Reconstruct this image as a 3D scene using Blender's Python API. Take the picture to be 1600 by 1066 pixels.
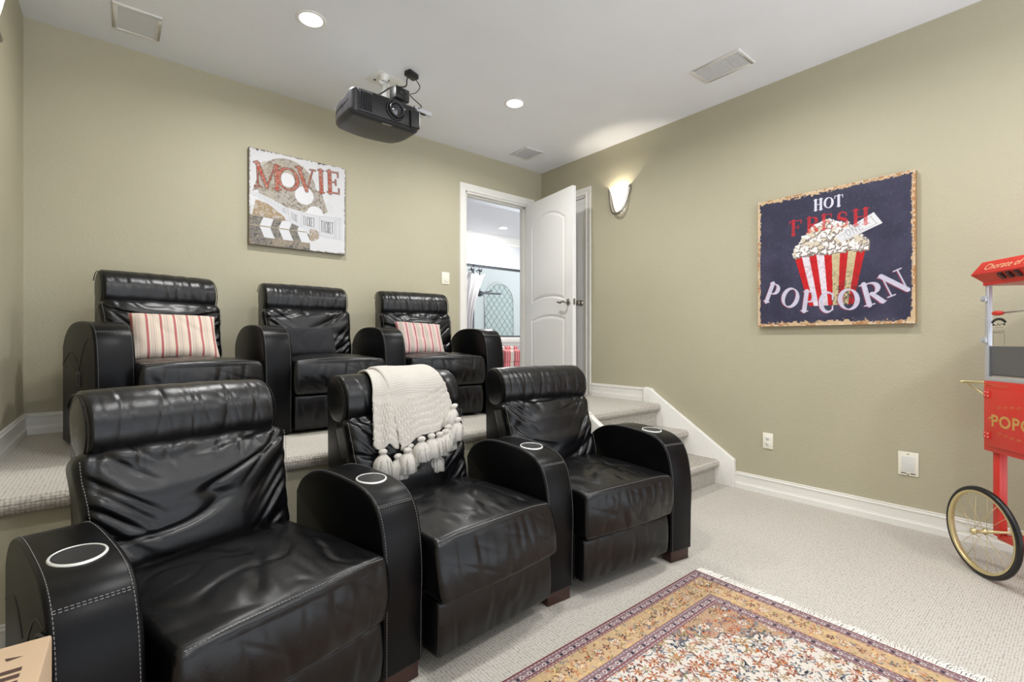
import bpy, bmesh, math, random
import numpy as np
from mathutils import Vector, Matrix, noise

for _o in list(bpy.data.objects):
    bpy.data.objects.remove(_o)
SC = bpy.context.scene
COL = SC.collection
PI = math.pi
rnd = random.Random(7)
R = math.radians

# ------------------------------------------------------------------ camera, world, exposure
EYE = 1.13
cam_d = bpy.data.cameras.new('camera')
cam_d.sensor_width = 36.0
cam_d.lens = 36.0 * 748.0 / 1600.0
cam_d.clip_start = 0.02
cam = bpy.data.objects.new('camera', cam_d)
COL.objects.link(cam)
cam.location = (0, 0, EYE)
cam.rotation_euler = (R(90), 0, -R(39.54))
SC.camera = cam
SC.view_settings.view_transform = 'Standard'
SC.view_settings.look = 'None'
SC.view_settings.exposure = 0.18
SC.view_settings.gamma = 1.0
SC.view_settings.use_curve_mapping = False

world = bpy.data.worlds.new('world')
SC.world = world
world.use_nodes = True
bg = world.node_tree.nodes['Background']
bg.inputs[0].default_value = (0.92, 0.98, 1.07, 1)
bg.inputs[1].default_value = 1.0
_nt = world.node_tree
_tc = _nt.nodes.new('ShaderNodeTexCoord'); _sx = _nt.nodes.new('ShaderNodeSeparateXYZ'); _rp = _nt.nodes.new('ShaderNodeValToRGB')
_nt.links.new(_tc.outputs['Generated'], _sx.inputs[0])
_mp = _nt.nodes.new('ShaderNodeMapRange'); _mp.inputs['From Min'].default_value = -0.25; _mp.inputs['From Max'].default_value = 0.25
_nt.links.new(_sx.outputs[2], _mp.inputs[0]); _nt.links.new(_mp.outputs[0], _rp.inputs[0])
_rp.color_ramp.elements[0].color = (2.55, 2.70, 2.95, 1)     # lower half, brightened to light the ceiling through the open front
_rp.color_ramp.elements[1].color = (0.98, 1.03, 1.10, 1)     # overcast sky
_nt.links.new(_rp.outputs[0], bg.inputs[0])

# room metrics
H = 3.02
PZ = 0.5826        # height of the seating platform
XL, XR, YB = -0.42, 3.70, 3.96
YF = -1.4
EDGE = 2.40        # platform edge
LIGHT_SPOTS = [(0.88, 2.92), (2.44, 2.92), (0.88, 1.22), (2.50, 1.22), (0.88, -0.6), (2.50, -0.6)]
for i, (lx, ly) in enumerate(LIGHT_SPOTS):
    ld = bpy.data.lights.new('downlight_beam', 'AREA')
    ld.shape = 'DISK'
    ld.size = 0.13
    ld.energy = 17.0
    ld.color = (1.0, 0.99, 0.975)
    ld.spread = R(165)
    lo = bpy.data.objects.new('downlight_beam', ld)
    COL.objects.link(lo)
    lo.location = (lx, ly, H - 0.012)

# ------------------------------------------------------------------ helpers
def S(r, g=None, b=None):
    """0-255 sRGB to linear"""
    if g is None:
        r, g, b = r
    def f(c):
        c = c / 255.0
        return c / 12.92 if c <= 0.04045 else ((c + 0.055) / 1.055) ** 2.4
    return (f(r), f(g), f(b), 1.0)

class NT:
    """small node-graph writer"""
    def __init__(s, name):
        s.m = bpy.data.materials.new(name)
        s.m.use_nodes = True
        s.t = s.m.node_tree
        s.b = s.t.nodes['Principled BSDF']
    def n(s, kind, **kw):
        nd = s.t.nodes.new(kind)
        for k, v in kw.items():
            if k.startswith('i_'):
                key = k[2:].replace('_', ' ')
                sock = nd.inputs[key] if key in nd.inputs else nd.inputs[int(key)]
                s.put(sock, v)
            else:
                setattr(nd, k, v)
        return nd
    def put(s, sock, v):
        if isinstance(v, bpy.types.NodeSocket):
            s.t.links.new(v, sock)
        else:
            sock.default_value = v
    def coord(s, which='Object'):
        return s.n('ShaderNodeTexCoord').outputs[which]
    def mapping(s, vec, scale=(1, 1, 1), loc=(0, 0, 0), rot=(0, 0, 0)):
        nd = s.n('ShaderNodeMapping')
        s.put(nd.inputs['Vector'], vec)
        nd.inputs['Scale'].default_value = scale
        nd.inputs['Location'].default_value = loc
        nd.inputs['Rotation'].default_value = rot
        return nd.outputs[0]
    def noise(s, vec, scale, detail=3, rough=0.5, dist=0.0):
        nd = s.n('ShaderNodeTexNoise')
        s.put(nd.inputs['Vector'], vec)
        nd.inputs['Scale'].default_value = scale
        nd.inputs['Detail'].default_value = detail
        nd.inputs['Roughness'].default_value = rough
        nd.inputs['Distortion'].default_value = dist
        return nd.outputs[0]
    def voro(s, vec, scale, feature='F1', rnd_=1.0):
        nd = s.n('ShaderNodeTexVoronoi', feature=feature)
        s.put(nd.inputs['Vector'], vec)
        nd.inputs['Scale'].default_value = scale
        nd.inputs['Randomness'].default_value = rnd_
        return nd.outputs['Distance']
    def math(s, op, a, b=0.0, c=None):
        nd = s.n('ShaderNodeMath', operation=op)
        s.put(nd.inputs[0], a)
        s.put(nd.inputs[1], b)
        if c is not None:
            s.put(nd.inputs[2], c)
        return nd.outputs[0]
    def ramp(s, fac, stops, interp='LINEAR'):
        nd = s.n('ShaderNodeValToRGB')
        s.put(nd.inputs[0], fac)
        cr = nd.color_ramp
        cr.interpolation = interp
        while len(cr.elements) < len(stops):
            cr.elements.new(0.5)
        for e, (p, c) in zip(cr.elements, stops):
            e.position = p
            e.color = c if len(c) == 4 else (*c, 1)
        return nd.outputs[0]
    def mix(s, fac, a, b):
        nd = s.n('ShaderNodeMix', data_type='RGBA')
        s.put(nd.inputs[0], fac)
        s.put(nd.inputs[6], a)
        s.put(nd.inputs[7], b)
        return nd.outputs[2]
    def bump(s, h, strength=0.3, dist=0.002, normal=None):
        nd = s.n('ShaderNodeBump')
        s.put(nd.inputs['Height'], h)
        nd.inputs['Strength'].default_value = strength
        nd.inputs['Distance'].default_value = dist
        if normal is not None:
            s.put(nd.inputs['Normal'], normal)
        return nd.outputs[0]
    def out(s, color=None, rough=None, metal=None, normal=None, **kw):
        if color is not None:
            s.put(s.b.inputs['Base Color'], color)
        if rough is not None:
            s.put(s.b.inputs['Roughness'], rough)
        if metal is not None:
            s.put(s.b.inputs['Metallic'], metal)
        if normal is not None:
            s.put(s.b.inputs['Normal'], normal)
        for k, v in kw.items():
            s.put(s.b.inputs[k.replace('_', ' ')], v)
        return s.m

def plain(name, col, rough=0.5, metal=0.0, grain=0.0, gscale=60, **kw):
    """a nearly even procedural material: slight tone noise"""
    t = NT(name)
    v = t.coord()
    n = t.noise(v, gscale, 3)
    c0 = tuple(x * 0.985 for x in col[:3]) + (1,)
    c1 = tuple(min(1, x * 1.015) for x in col[:3]) + (1,)
    c = t.ramp(n, [(0.3, c0), (0.7, c1)])
    nb = t.bump(n, grain, 0.001) if grain else None
    return t.out(color=c, rough=rough, metal=metal, normal=nb, **kw)

M = {}
def build_materials():
    # painted wall, orange peel
    t = NT('olive_wall_paint'); v = t.coord()
    n1 = t.noise(v, 95, 3, 0.55); n2 = t.noise(v, 1.3, 2)
    c = t.ramp(n2, [(0.3, S(176, 170, 146)), (0.7, S(179, 173, 149))])
    M['wall'] = t.out(color=c, rough=0.62, normal=t.bump(n1, 0.45, 0.004))
    t = NT('ceiling_paint'); v = t.coord()
    n1 = t.noise(v, 45, 4, 0.6); n2 = t.noise(v, 2.0, 3)
    c = t.ramp(n2, [(0.3, S(232, 234, 238)), (0.7, S(236, 238, 242))])
    M['ceiling'] = t.out(color=c, rough=0.8, normal=t.bump(n1, 0.35, 0.004))
    M['trim'] = plain('white_trim_paint', S(232, 230, 224), 0.35)
    M['white_wall'] = plain('white_wall_paint', S(214, 215, 217), 0.7)
    M['door'] = plain('door_paint', S(232, 231, 229), 0.38)
    # loop carpet
    t = NT('loop_carpet'); v = t.coord()
    vd = t.voro(t.mapping(v, (1, 1.5, 1.3)), 78, 'F1', 0.30)
    big = t.noise(v, 2.2, 3)
    fine = t.noise(v, 230, 2)
    pile = t.ramp(vd, [(0.42, (1, 1, 1)), (0.66, (0, 0, 0))])
    base = t.mix(big, S(188, 184, 176), S(197, 193, 185))
    dark = t.mix(0.62, base, S(122, 110, 94))
    c = t.mix(pile, dark, base)
    c = t.mix(t.math('MULTIPLY', t.ramp(fine, [(0.55, (0, 0, 0)), (0.75, (1, 1, 1))]), 0.12), c, S(150, 135, 115))
    M['carpet'] = t.out(color=c, rough=0.95, normal=t.bump(vd, -1.0, 0.009), Specular_IOR_Level=0.1)
    # leather
    t = NT('black_leather'); v = t.coord()
    pores = t.voro(v, 420, 'F1'); wr = t.noise(v, 26, 6, 0.62, 0.6)
    cr = t.noise(t.mapping(v, (1.0, 1.0, 0.7)), 11, 5, 0.6, 1.2)
    ridg = t.math('ABSOLUTE', t.math('SUBTRACT', cr, 0.5))
    h = t.math('ADD', t.math('MULTIPLY', pores, 0.10), t.math('MULTIPLY', wr, 0.26))
    h = t.math('ADD', h, t.math('MULTIPLY', t.math('MINIMUM', t.math('MULTIPLY', ridg, 9.0), 1.0), 0.045))
    rr = t.ramp(wr, [(0.3, (0.27, 0.27, 0.27)), (0.7, (0.32, 0.32, 0.32))])
    M['leather'] = t.out(color=(0.0030, 0.0030, 0.0036, 1), rough=rr, normal=t.bump(h, 0.36, 0.005), Specular_IOR_Level=0.42)
    t = NT('black_leather_smooth'); v = t.coord()
    pores = t.voro(v, 420, 'F1'); wr = t.noise(v, 9, 4, 0.5)
    h = t.math('ADD', t.math('MULTIPLY', pores, 0.12), t.math('MULTIPLY', wr, 0.6))
    M['leather2'] = t.out(color=(0.0025, 0.0025, 0.0030, 1), rough=0.34, normal=t.bump(h, 0.22, 0.004), Specular_IOR_Level=0.18)
    M['thread'] = plain('grey_thread', S(128, 128, 128), 0.7)
    M['steel'] = plain('brushed_steel', S(205, 203, 198), 0.28, 0.85)
    M['ring'] = plain('cup_ring_metal', S(225, 225, 222), 0.35, 0.3)
    M['cupdark'] = plain('cup_interior', S(48, 48, 50), 0.35, 0.2)
    M['darkwood'] = plain('dark_wood_foot', S(52, 26, 18), 0.4)
    M['blackplastic'] = plain('black_plastic', S(22, 22, 23), 0.4)
    M['greyplastic'] = plain('charcoal_plastic', S(46, 46, 50), 0.42, grain=0.05, gscale=400)
    M['blackfabric'] = plain('black_cut_velvet', S(26, 26, 30), 0.9, grain=0.6, gscale=40)
    t = NT('cream_knit'); v = t.coord()
    w = t.n('ShaderNodeTexWave', wave_type='BANDS', bands_direction='X'); t.put(w.inputs['Vector'], v)
    w.inputs['Scale'].default_value = 70; w.inputs['Distortion'].default_value = 1.5
    n = t.noise(v, 320, 3)
    h = t.math('ADD', t.math('MULTIPLY', w.outputs[1], 0.5), n)
    M['knit'] = t.out(color=S(188, 183, 175), rough=0.95, normal=t.bump(h, 0.5, 0.002), Sheen_Weight=0.2)
    t = NT('tassel_yarn'); v = t.coord(); n = t.noise(t.mapping(v, (1, 1, 0.15)), 380, 3)
    M['yarn'] = t.out(color=t.ramp(n, [(0.3, S(186, 181, 172)), (0.7, S(212, 208, 201))]), rough=0.95,
                      normal=t.bump(n, 0.8, 0.003))
    M['cream_plate'] = plain('cream_plate_plastic', S(236, 232, 216), 0.35)
    M['slot'] = plain('dark_slot', S(60, 58, 55), 0.6)
    M['red'] = plain('red_enamel', S(206, 52, 42), 0.30, gscale=3)
    M['gold'] = plain('brass_rim', S(212, 198, 150), 0.35, 0.7)
    M['goldpaint'] = plain('gold_paint', S(196, 150, 82), 0.5)
    M['creampaint'] = plain('cream_paint', S(232, 190, 150), 0.5)
    M['rubber'] = plain('black_rubber', S(18, 18, 20), 0.32)
    M['alu'] = plain('aluminium', S(205, 208, 214), 0.38, 0.6)
    M['pot'] = plain('dull_steel', S(140, 141, 146), 0.4, 0.5)
    M['whiteplastic'] = plain('white_plastic', S(230, 229, 225), 0.4)
    M['nickel'] = plain('brushed_nickel', S(150, 145, 138), 0.3, 0.9)
    M['vent_dark'] = plain('grille_grey', S(214, 215, 218), 0.7)
    M['cardboard'] = plain('cardboard', S(186, 161, 133), 0.85, gscale=14)
    M['cardink'] = plain('brown_ink', S(72, 50, 42), 0.8)
    M['paper'] = plain('white_label', S(232, 236, 240), 0.6)
    M['glyph_black'] = plain('black_print', S(40, 40, 38), 0.7)
    M['curtain'] = plain('white_linen', S(206, 204, 205), 0.9, grain=0.3, gscale=200)
    M['darkmetal'] = plain('dark_metal', S(85, 88, 92), 0.4, 0.5)
    M['porch'] = plain('porch_paint', S(206, 211, 207), 0.8)
    M['lattice'] = plain('lattice_grey', S(160, 168, 164), 0.7)
    M['frost'] = plain('pale_green_glass', S(188, 200, 194), 0.5)
    M['leaf'] = plain('leaf_green', S(96, 120, 82), 0.7)
    t = NT('clear_glass')
    M['glass'] = t.out(color=(1, 1, 1, 1), rough=0.0, Transmission_Weight=1.0, IOR=1.02)
    # emission things
    for nm, col, st in (('lamp_disc', (1, 0.98, 0.95, 1), 9.0), ('shade_glow', (1.0, 0.95, 0.86, 1), 1.35)):
        t = NT(nm)
        M[nm] = t.out(color=(0.9, 0.88, 0.84, 1), rough=0.4, Emission_Color=col, Emission_Strength=st)
    # painted canvases & rug read a colour attribute
    for nm, ro in (('picture_paint', 0.55), ('rug_wool', 0.95)):
        t = NT(nm)
        a = t.n('ShaderNodeAttribute', attribute_name='Col')
        v = t.coord(); n = t.noise(v, 300, 2)
        M[nm] = t.out(color=a.outputs[0], rough=ro, normal=t.bump(n, 0.3, 0.002), Specular_IOR_Level=0.2)
    # stripes
    def stripes(name, seq, period, axis=0):
        t = NT(name); v = t.coord('UV')
        sx = t.n('ShaderNodeSeparateXYZ'); t.put(sx.inputs[0], v)
        f = t.math('FRACT', t.math('MULTIPLY', sx.outputs[axis], 1.0 / period))
        c = t.ramp(f, seq, 'CONSTANT')
        n = t.noise(t.mapping(v, (1, 1, 1)), 500, 2)
        c = t.mix(0.12, c, t.ramp(n, [(0.4, (0.5, 0.45, 0.4)), (0.6, (1, 1, 1))]))
        M[name] = t.out(color=c, rough=0.95, normal=t.bump(n, 0.3, 0.001))
    cr_, rd, gy, pk = S(208, 194, 176), S(164, 58, 62), S(158, 150, 140), S(196, 146, 136)
    stripes('pillow_stripe', [(0.0, cr_), (0.10, rd), (0.27, cr_), (0.42, gy), (0.46, cr_), (0.52, pk), (0.56, cr_),
                              (0.62, gy), (0.68, cr_), (0.76, pk), (0.79, cr_)], 0.0625)
    pk2 = S(214, 178, 174); gy2 = S(182, 172, 158)
    stripes('pillow_stripe_fine', [(0.0, pk2), (0.10, S(150, 48, 62)), (0.24, pk2), (0.40, gy2), (0.80, pk2)], 0.062)
    stripes('sofa_stripe', [(0.0, S(206, 198, 190)), (0.22, S(170, 44, 56)), (0.42, S(226, 150, 150)), (0.50, S(190, 40, 54)),
                            (0.62, S(226, 150, 150)), (0.70, S(200, 60, 72)), (0.86, S(214, 196, 176))], 0.20)
build_materials()

class MB:
    """collects geometry, builds one mesh object"""
    def __init__(s):
        s.v = []; s.f = []; s.mi = []; s.cur = 0; s.smooth = []
        s.uv = None
    def add(s, verts, faces, smooth=False, mat=None):
        o = len(s.v)
        s.v.extend([tuple(p) for p in verts])
        for f in faces:
            s.f.append(tuple(i + o for i in f))
            s.mi.append(s.cur if mat is None else mat)
            s.smooth.append(smooth)
        return s
    def box(s, x0, x1, y0, y1, z0, z1, mat=None):
        vs = [(x, y, z) for x in (x0, x1) for y in (y0, y1) for z in (z0, z1)]
        fs = [(0, 1, 3, 2), (4, 6, 7, 5), (0, 4, 5, 1), (2, 3, 7, 6), (0, 2, 6, 4), (1, 5, 7, 3)]
        return s.add(vs, fs, False, mat)
    def obox(s, c, half, rot, mat=None):
        """oriented box; rot = Matrix 3x3 or Euler tuple"""
        m = rot if isinstance(rot, Matrix) else Matrix.Rotation(rot[2], 3, 'Z') @ Matrix.Rotation(rot[1], 3, 'Y') @ Matrix.Rotation(rot[0], 3, 'X')
        vs = [Vector(c) + m @ Vector((sx * half[0], sy * half[1], sz * half[2])) for sx in (-1, 1) for sy in (-1, 1) for sz in (-1, 1)]
        fs = [(0, 1, 3, 2), (4, 6, 7, 5), (0, 4, 5, 1), (2, 3, 7, 6), (0, 2, 6, 4), (1, 5, 7, 3)]
        return s.add(vs, fs, False, mat)
    def tube(s, pts, r, n=8, mat=None, cap=True, smooth=True, closed=False):
        pts = [Vector(p) for p in pts]
        rs = r if isinstance(r, (list, tuple)) else [r] * len(pts)
        vs = []; up = None
        N = len(pts)
        for i, p in enumerate(pts):
            a = pts[(i - 1) % N] if (closed or i > 0) else p
            b = pts[(i + 1) % N] if (closed or i < N - 1) else p
            d = (b - a)
            if d.length < 1e-9:
                d = Vector((0, 0, 1))
            d.normalize()
            if up is None:
                up = Vector((0, 0, 1)) if abs(d.z) < 0.9 else Vector((1, 0, 0))
            x = d.cross(up)
            if x.length < 1e-6:
                x = d.orthogonal()
            x.normalize(); y = x.cross(d).normalized(); up = y
            for k in range(n):
                t = 2 * PI * k / n
                vs.append(p + rs[i] * (math.cos(t) * x + math.sin(t) * y))
        fs = []
        rng = N if closed else N - 1
        for i in range(rng):
            j = (i + 1) % N
            for k in range(n):
                fs.append((i * n + k, i * n + (k + 1) % n, j * n + (k + 1) % n, j * n + k))
        if cap and not closed:
            fs.append(tuple(range(n))[::-1]); fs.append(tuple((N - 1) * n + k for k in range(n)))
        return s.add(vs, fs, smooth, mat)
    def lathe(s, prof, c=(0, 0, 0), axis='Z', n=32, mat=None, a0=0, a1=2 * PI, sc=(1, 1, 1), smooth=True):
        """prof [(r, h)]"""
        full = abs(a1 - a0 - 2 * PI) < 1e-6
        m = n if full else n + 1
        vs = []
        for r_, h in prof:
            for k in range(m):
                t = a0 + (a1 - a0) * k / n
                p = (r_ * math.cos(t), r_ * math.sin(t), h)
                if axis == 'X':
                    p = (p[2], p[0], p[1])
                elif axis == 'Y':
                    p = (p[0], p[2], p[1])
                vs.append((c[0] + p[0] * sc[0], c[1] + p[1] * sc[1], c[2] + p[2] * sc[2]))
        fs = []
        for i in range(len(prof) - 1):
            for k in range(n):
                k2 = (k + 1) % m
                fs.append((i * m + k, i * m + k2, (i + 1) * m + k2, (i + 1) * m + k))
        return s.add(vs, fs, smooth, mat)
    def prism(s, poly, x0, x1, axis='X', mat=None, smooth=False):
        """poly [(a,b)] extruded; axis X: (a,b)=(y,z); Y: (x,z); Z: (x,y)"""
        n = len(poly)
        def P(a, b, t):
            return {'X': (t, a, b), 'Y': (a, t, b), 'Z': (a, b, t)}[axis]
        vs = [P(a, b, x0) for a, b in poly] + [P(a, b, x1) for a, b in poly]
        fs = [(i, (i + 1) % n, n + (i + 1) % n, n + i) for i in range(n)]
        s.add(vs, fs, smooth, mat)
        s.add([P(a, b, x0) for a, b in poly], [tuple(range(n))], False, mat)
        s.add([P(a, b, x1) for a, b in poly], [tuple(range(n))[::-1]], False, mat)
        return s
    def build(s, name, mats, parent=None, bevel=0.0, seg=2, weld=True, loc=None, uvs=None):
        me = bpy.data.meshes.new(name)
        me.from_pydata(s.v, [], s.f)
        if not isinstance(mats, (list, tuple)):
            mats = [mats]
        for m_ in mats:
            me.materials.append(m_)
        me.polygons.foreach_set('material_index', s.mi)
        me.polygons.foreach_set('use_smooth', s.smooth)
        if uvs is not None:
            ul = me.uv_layers.new(name='UVMap')
            li = np.zeros(len(me.loops), dtype=np.int32)
            me.loops.foreach_get('vertex_index', li)
            ul.data.foreach_set('uv', np.asarray(uvs, dtype=np.float32)[li].ravel())
        bm = bmesh.new(); bm.from_mesh(me)
        if weld:
            bmesh.ops.remove_doubles(bm, verts=bm.verts, dist=1e-5)
        bmesh.ops.recalc_face_normals(bm, faces=bm.faces)
        if bevel:
            ed = [e for e in bm.edges if len(e.link_faces) == 2 and e.calc_face_angle(0) > R(38)]
            bmesh.ops.bevel(bm, geom=ed, offset=bevel, segments=seg, affect='EDGES', profile=0.5, clamp_overlap=True)
            for f in bm.faces:
                f.smooth = True
        bm.to_mesh(me); bm.free()
        if bevel:
            try:
                me.set_sharp_from_angle(angle=R(50))
            except Exception:
                pass
        o = bpy.data.objects.new(name, me)
        COL.objects.link(o)
        if parent is not None:
            o.parent = parent
        if loc is not None:
            o.location = loc
        return o

def tag(o, label=None, cat=None, group=None, kind=None):
    if label: o['label'] = label
    if cat: o['category'] = cat
    if group: o['group'] = group
    if kind: o['kind'] = kind
    return o

def empty(name, loc, rz=0.0, label=None, cat=None, group=None):
    o = bpy.data.objects.new(name, None)
    COL.objects.link(o)
    o.location = loc
    o.rotation_euler = (0, 0, rz)
    o.empty_display_size = 0.1
    return tag(o, label, cat, group)

def struct(o):
    o['kind'] = 'structure'
    return o

def copy_tree(o, parent=None):
    c = o.copy(); COL.objects.link(c)
    c.parent = parent
    for ch in list(o.children):
        copy_tree(ch, c)
    return c

def cat_rom(pts, k=6):
    P = [Vector(p) for p in pts]
    out = []
    for i in range(len(P) - 1):
        p0 = P[max(i - 1, 0)]; p1 = P[i]; p2 = P[i + 1]; p3 = P[min(i + 2, len(P) - 1)]
        for j in range(k):
            t = j / k
            out.append(0.5 * ((2 * p1) + (-p0 + p2) * t + (2 * p0 - 5 * p1 + 4 * p2 - p3) * t * t + (-p0 + 3 * p1 - 3 * p2 + p3) * t ** 3))
    out.append(P[-1])
    return out

def rbox(hx, hy, hz, r, n, arc=5):
    """rounded box centred at origin -> verts(np), faces. r=(rx,ry,rz), n=(nx,ny,nz)"""
    h = (hx, hy, hz)
    if not isinstance(r, (tuple, list)):
        r = (r, r, r)
    cs = []
    for a in range(3):
        ra = min(r[a], h[a])
        inner = h[a] - ra
        arcs = [ra * math.tan(R(45) * k / arc) for k in range(1, arc + 1)]
        if inner > 1e-6:
            mid = list(np.linspace(-inner, inner, n[a] + 1))
        else:
            mid = [0.0]
        cs.append([-(inner + t) for t in reversed(arcs)] + mid + [inner + t for t in arcs])
    idx = {}; verts = []; faces = []
    def vid(key):
        if key in idx:
            return idx[key]
        idx[key] = len(verts)
        verts.append((cs[0][key[0]], cs[1][key[1]], cs[2][key[2]]))
        return idx[key]
    L = [len(c) - 1 for c in cs]
    for a in range(3):
        b, c = (a + 1) % 3, (a + 2) % 3
        for side in (0, L[a]):
            for i in range(L[b]):
                for j in range(L[c]):
                    def K(u, w):
                        k = [0, 0, 0]; k[a] = side; k[b] = u; k[c] = w
                        return vid(tuple(k))
                    q = (K(i, j), K(i + 1, j), K(i + 1, j + 1), K(i, j + 1))
                    faces.append(q if side else q[::-1])
    V = np.array(verts)
    hh = np.array(h); rr = np.array([min(r[a], h[a]) for a in range(3)])
    C = np.clip(V, -(hh - rr), hh - rr)
    D = (V - C) / rr
    ln = np.linalg.norm(D, axis=1, keepdims=True)
    ln[ln < 1e-9] = 1
    V = C + rr * D / ln
    return V, faces

def shaped(V, fn):
    return [fn(Vector(p)) for p in V]

def vnormals(V, faces):
    V = np.asarray(V); N = np.zeros_like(V)
    F = np.array(faces)
    a, b, c, d = V[F[:, 0]], V[F[:, 1]], V[F[:, 2]], V[F[:, 3]]
    fn = np.cross(c - a, d - b)
    for k in range(4):
        np.add.at(N, F[:, k], fn)
    l = np.linalg.norm(N, axis=1, keepdims=True); l[l < 1e-12] = 1
    return N / l

def displace(V, faces, fn):
    """push along normals by fn(p, n)"""
    V = np.asarray(V, dtype=float); N = vnormals(V, faces)
    out = V.copy()
    for i in range(len(V)):
        out[i] += N[i] * fn(V[i], N[i])
    return out

def nz(x, y, z=0.0):
    return noise.noise((x, y, z))

def crease(x, y, z, w):
    n = nz(x, y, z)
    return -math.exp(-(n / w) ** 2)

def text_geo(body, size=1.0, spacing=1.0, bold=0.0):
    cu = bpy.data.curves.new('txt', 'FONT')
    cu.body = body; cu.size = size; cu.align_x = 'CENTER'; cu.align_y = 'CENTER'
    cu.space_character = spacing; cu.offset = bold
    cu.resolution_u = 3
    o = bpy.data.objects.new('txt', cu); COL.objects.link(o)
    dg = bpy.context.evaluated_depsgraph_get(); dg.update()
    me = bpy.data.meshes.new_from_object(o.evaluated_get(dg))
    vs = [tuple(v.co) for v in me.vertices]; fs = [tuple(p.vertices) for p in me.polygons]
    bpy.data.objects.remove(o); bpy.data.meshes.remove(me)
    return vs, fs

def put_text(mb, body, size, origin, xdir, ydir, lift=0.001, mat=None, spacing=1.0, bold=0.0, warp=None):
    vs, fs = text_geo(body, size, spacing, bold)
    o = Vector(origin); x = Vector(xdir).normalized(); y = Vector(ydir).normalized(); n = x.cross(y)
    out = []
    for p in vs:
        a, b = p[0], p[1]
        if warp:
            a, b = warp(a, b)
        out.append(o + x * a + y * b + n * lift)
    mb.add(out, fs, False, mat)

# ------------------------------------------------------------------ room shell
def base_profile(h=0.125, d=0.018):
    # (offset from wall, z)
    return [(0, 0), (d, 0), (d, h * 0.30), (d * 0.82, h * 0.34), (d * 0.82, h * 0.38), (d * 0.72, h * 0.42), (d * 0.72, h * 0.80),
            (d * 0.95, h * 0.83), (d * 0.95, h * 0.885), (d * 0.5, h * 0.92), (d * 0.5, h * 0.95), (d * 0.7, h * 0.965), (d * 0.6, h), (0, h)]

def baseboard(name, p0, p1, z, nrm, h=0.125):
    """p0,p1 xy on wall; nrm xy direction into room"""
    mb = MB()
    prof = base_profile(h)
    vs = []
    for p in (p0, p1):
        for d, zz in prof:
            vs.append((p[0] + nrm[0] * d, p[1] + nrm[1] * d, z + zz))
    n = len(prof)
    fs = [(i, (i + 1) % n, n + (i + 1) % n, n + i) for i in range(n)] + [tuple(range(n)), tuple(range(n, 2 * n))[::-1]]
    mb.add(vs, fs)
    return struct(mb.build(name, M['trim']))

T = 0.12
# opening in back wall
DX0, DX1, DZ = 2.665, 3.505, PZ + 2.04
# closet opening in right wall
CY0, CY1, CZ = 3.295, 3.92, PZ + 2.04

mb = MB(); mb.box(XL - T, XR + T, YF, EDGE + 0.02, -0.1, 0.0)
struct(mb.build('floor', M['carpet']))
mb = MB(); mb.box(XL - T, XR + T, YF, YB + T, H, H + 0.1)
struct(mb.build('ceiling', M['ceiling']))
mb = MB(); mb.box(XL - T, XL, YF, YB + T, 0, H)
struct(mb.build('wall_left', M['wall']))
mb = MB()
mb.box(XL, DX0, YB, YB + T, 0, H); mb.box(DX1, XR + T, YB, YB + T, 0, H); mb.box(DX0, DX1, YB, YB + T, DZ, H); mb.box(DX0, DX1, YB, YB + T, 0, PZ - 0.01)
struct(mb.build('wall_back', M['wall']))
mb = MB()
mb.box(XR, XR + T, YF, CY0, 0, H); mb.box(XR, XR + T, CY1, YB, 0, H); mb.box(XR, XR + T, CY0, CY1, CZ, H); mb.box(XR, XR + T, CY0, CY1, 0, PZ)
mb.box(XR + 0.075, XR + T, CY0, CY1, PZ, CZ)
struct(mb.build('wall_right', M['wall']))

# platform: painted riser below, carpeted top rolling over the nosing
SX0, SX1 = 2.775, 3.66       # stairs
mb = MB(); mb.box(XL, SX0 - 0.05, EDGE + 0.025, YB, 0, PZ - 0.045); mb.box(SX0 - 0.05, XR, EDGE + 0.30, YB, 0, PZ - 0.045)
struct(tag(mb.build('platform_riser', M['wall'])))
def nosing_poly(y, z, back, th=0.05, r=0.028):
    """cross-section (y,z): carpet slab with rolled front edge at y"""
    pts = [(back, z - th), (y + r * 0.9, z - th)]
    for k in range(9):
        a = -PI / 2 - PI * k / 8
        pts.append((y + r + r * math.cos(a), z - th / 2 + (th / 2) * math.sin(a)))
    pts += [(y + r * 2.2, z + 0.0), (back, z)]
    return pts
def carpet_prism(mb, poly, x0, x1, nseg=1):
    mb.prism(poly, x0, x1, 'X', smooth=False)
mb = MB()
carpet_prism(mb, nosing_poly(EDGE - 0.012, PZ, YB + T, 0.065), XL, SX0)
carpet_prism(mb, nosing_poly(EDGE - 0.005, PZ, YB + T, 0.065), SX0, XR)
o = struct(mb.build('platform_carpet', M['carpet'], weld=False))
# stairs
mb = MB()
stepz = [PZ / 3, 2 * PZ / 3]
for k, (y, z) in enumerate(((1.865, stepz[0]), (2.13, stepz[1]))):
    back = (2.13, 2.40)[k] + 0.06
    carpet_prism(mb, nosing_poly(y, z, back, 0.06), SX0, SX1)
for y, z0, z1 in ((1.865, 0.0, stepz[0]), (2.13, stepz[0], stepz[1]), (2.395, stepz[1], PZ)):
    mb.box(SX0, SX1, y + 0.04, y + 0.06, z0, z1 - 0.05)
struct(mb.build('stair_steps', M['carpet'], weld=False))
# stringers
mb = MB()
mb.prism([(1.755, 0), (1.755, 0.213), (2.475, 0.682), (2.50, 0.707), (2.565, 0.716), (2.578, 0.70), (2.578, PZ), (2.578, 0.0)], SX1, XR, 'X')
struct(mb.build('trim_1', M['trim'], bevel=0.004))
mb = MB()
mb.prism([(1.755, 0), (1.755, 0.157), (2.44, 0.602), (2.50, 0.602), (2.50, 0.0)], SX0 - 0.05, SX0, 'X')
struct(mb.build('trim_2', M['trim'], bevel=0.004))

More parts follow.
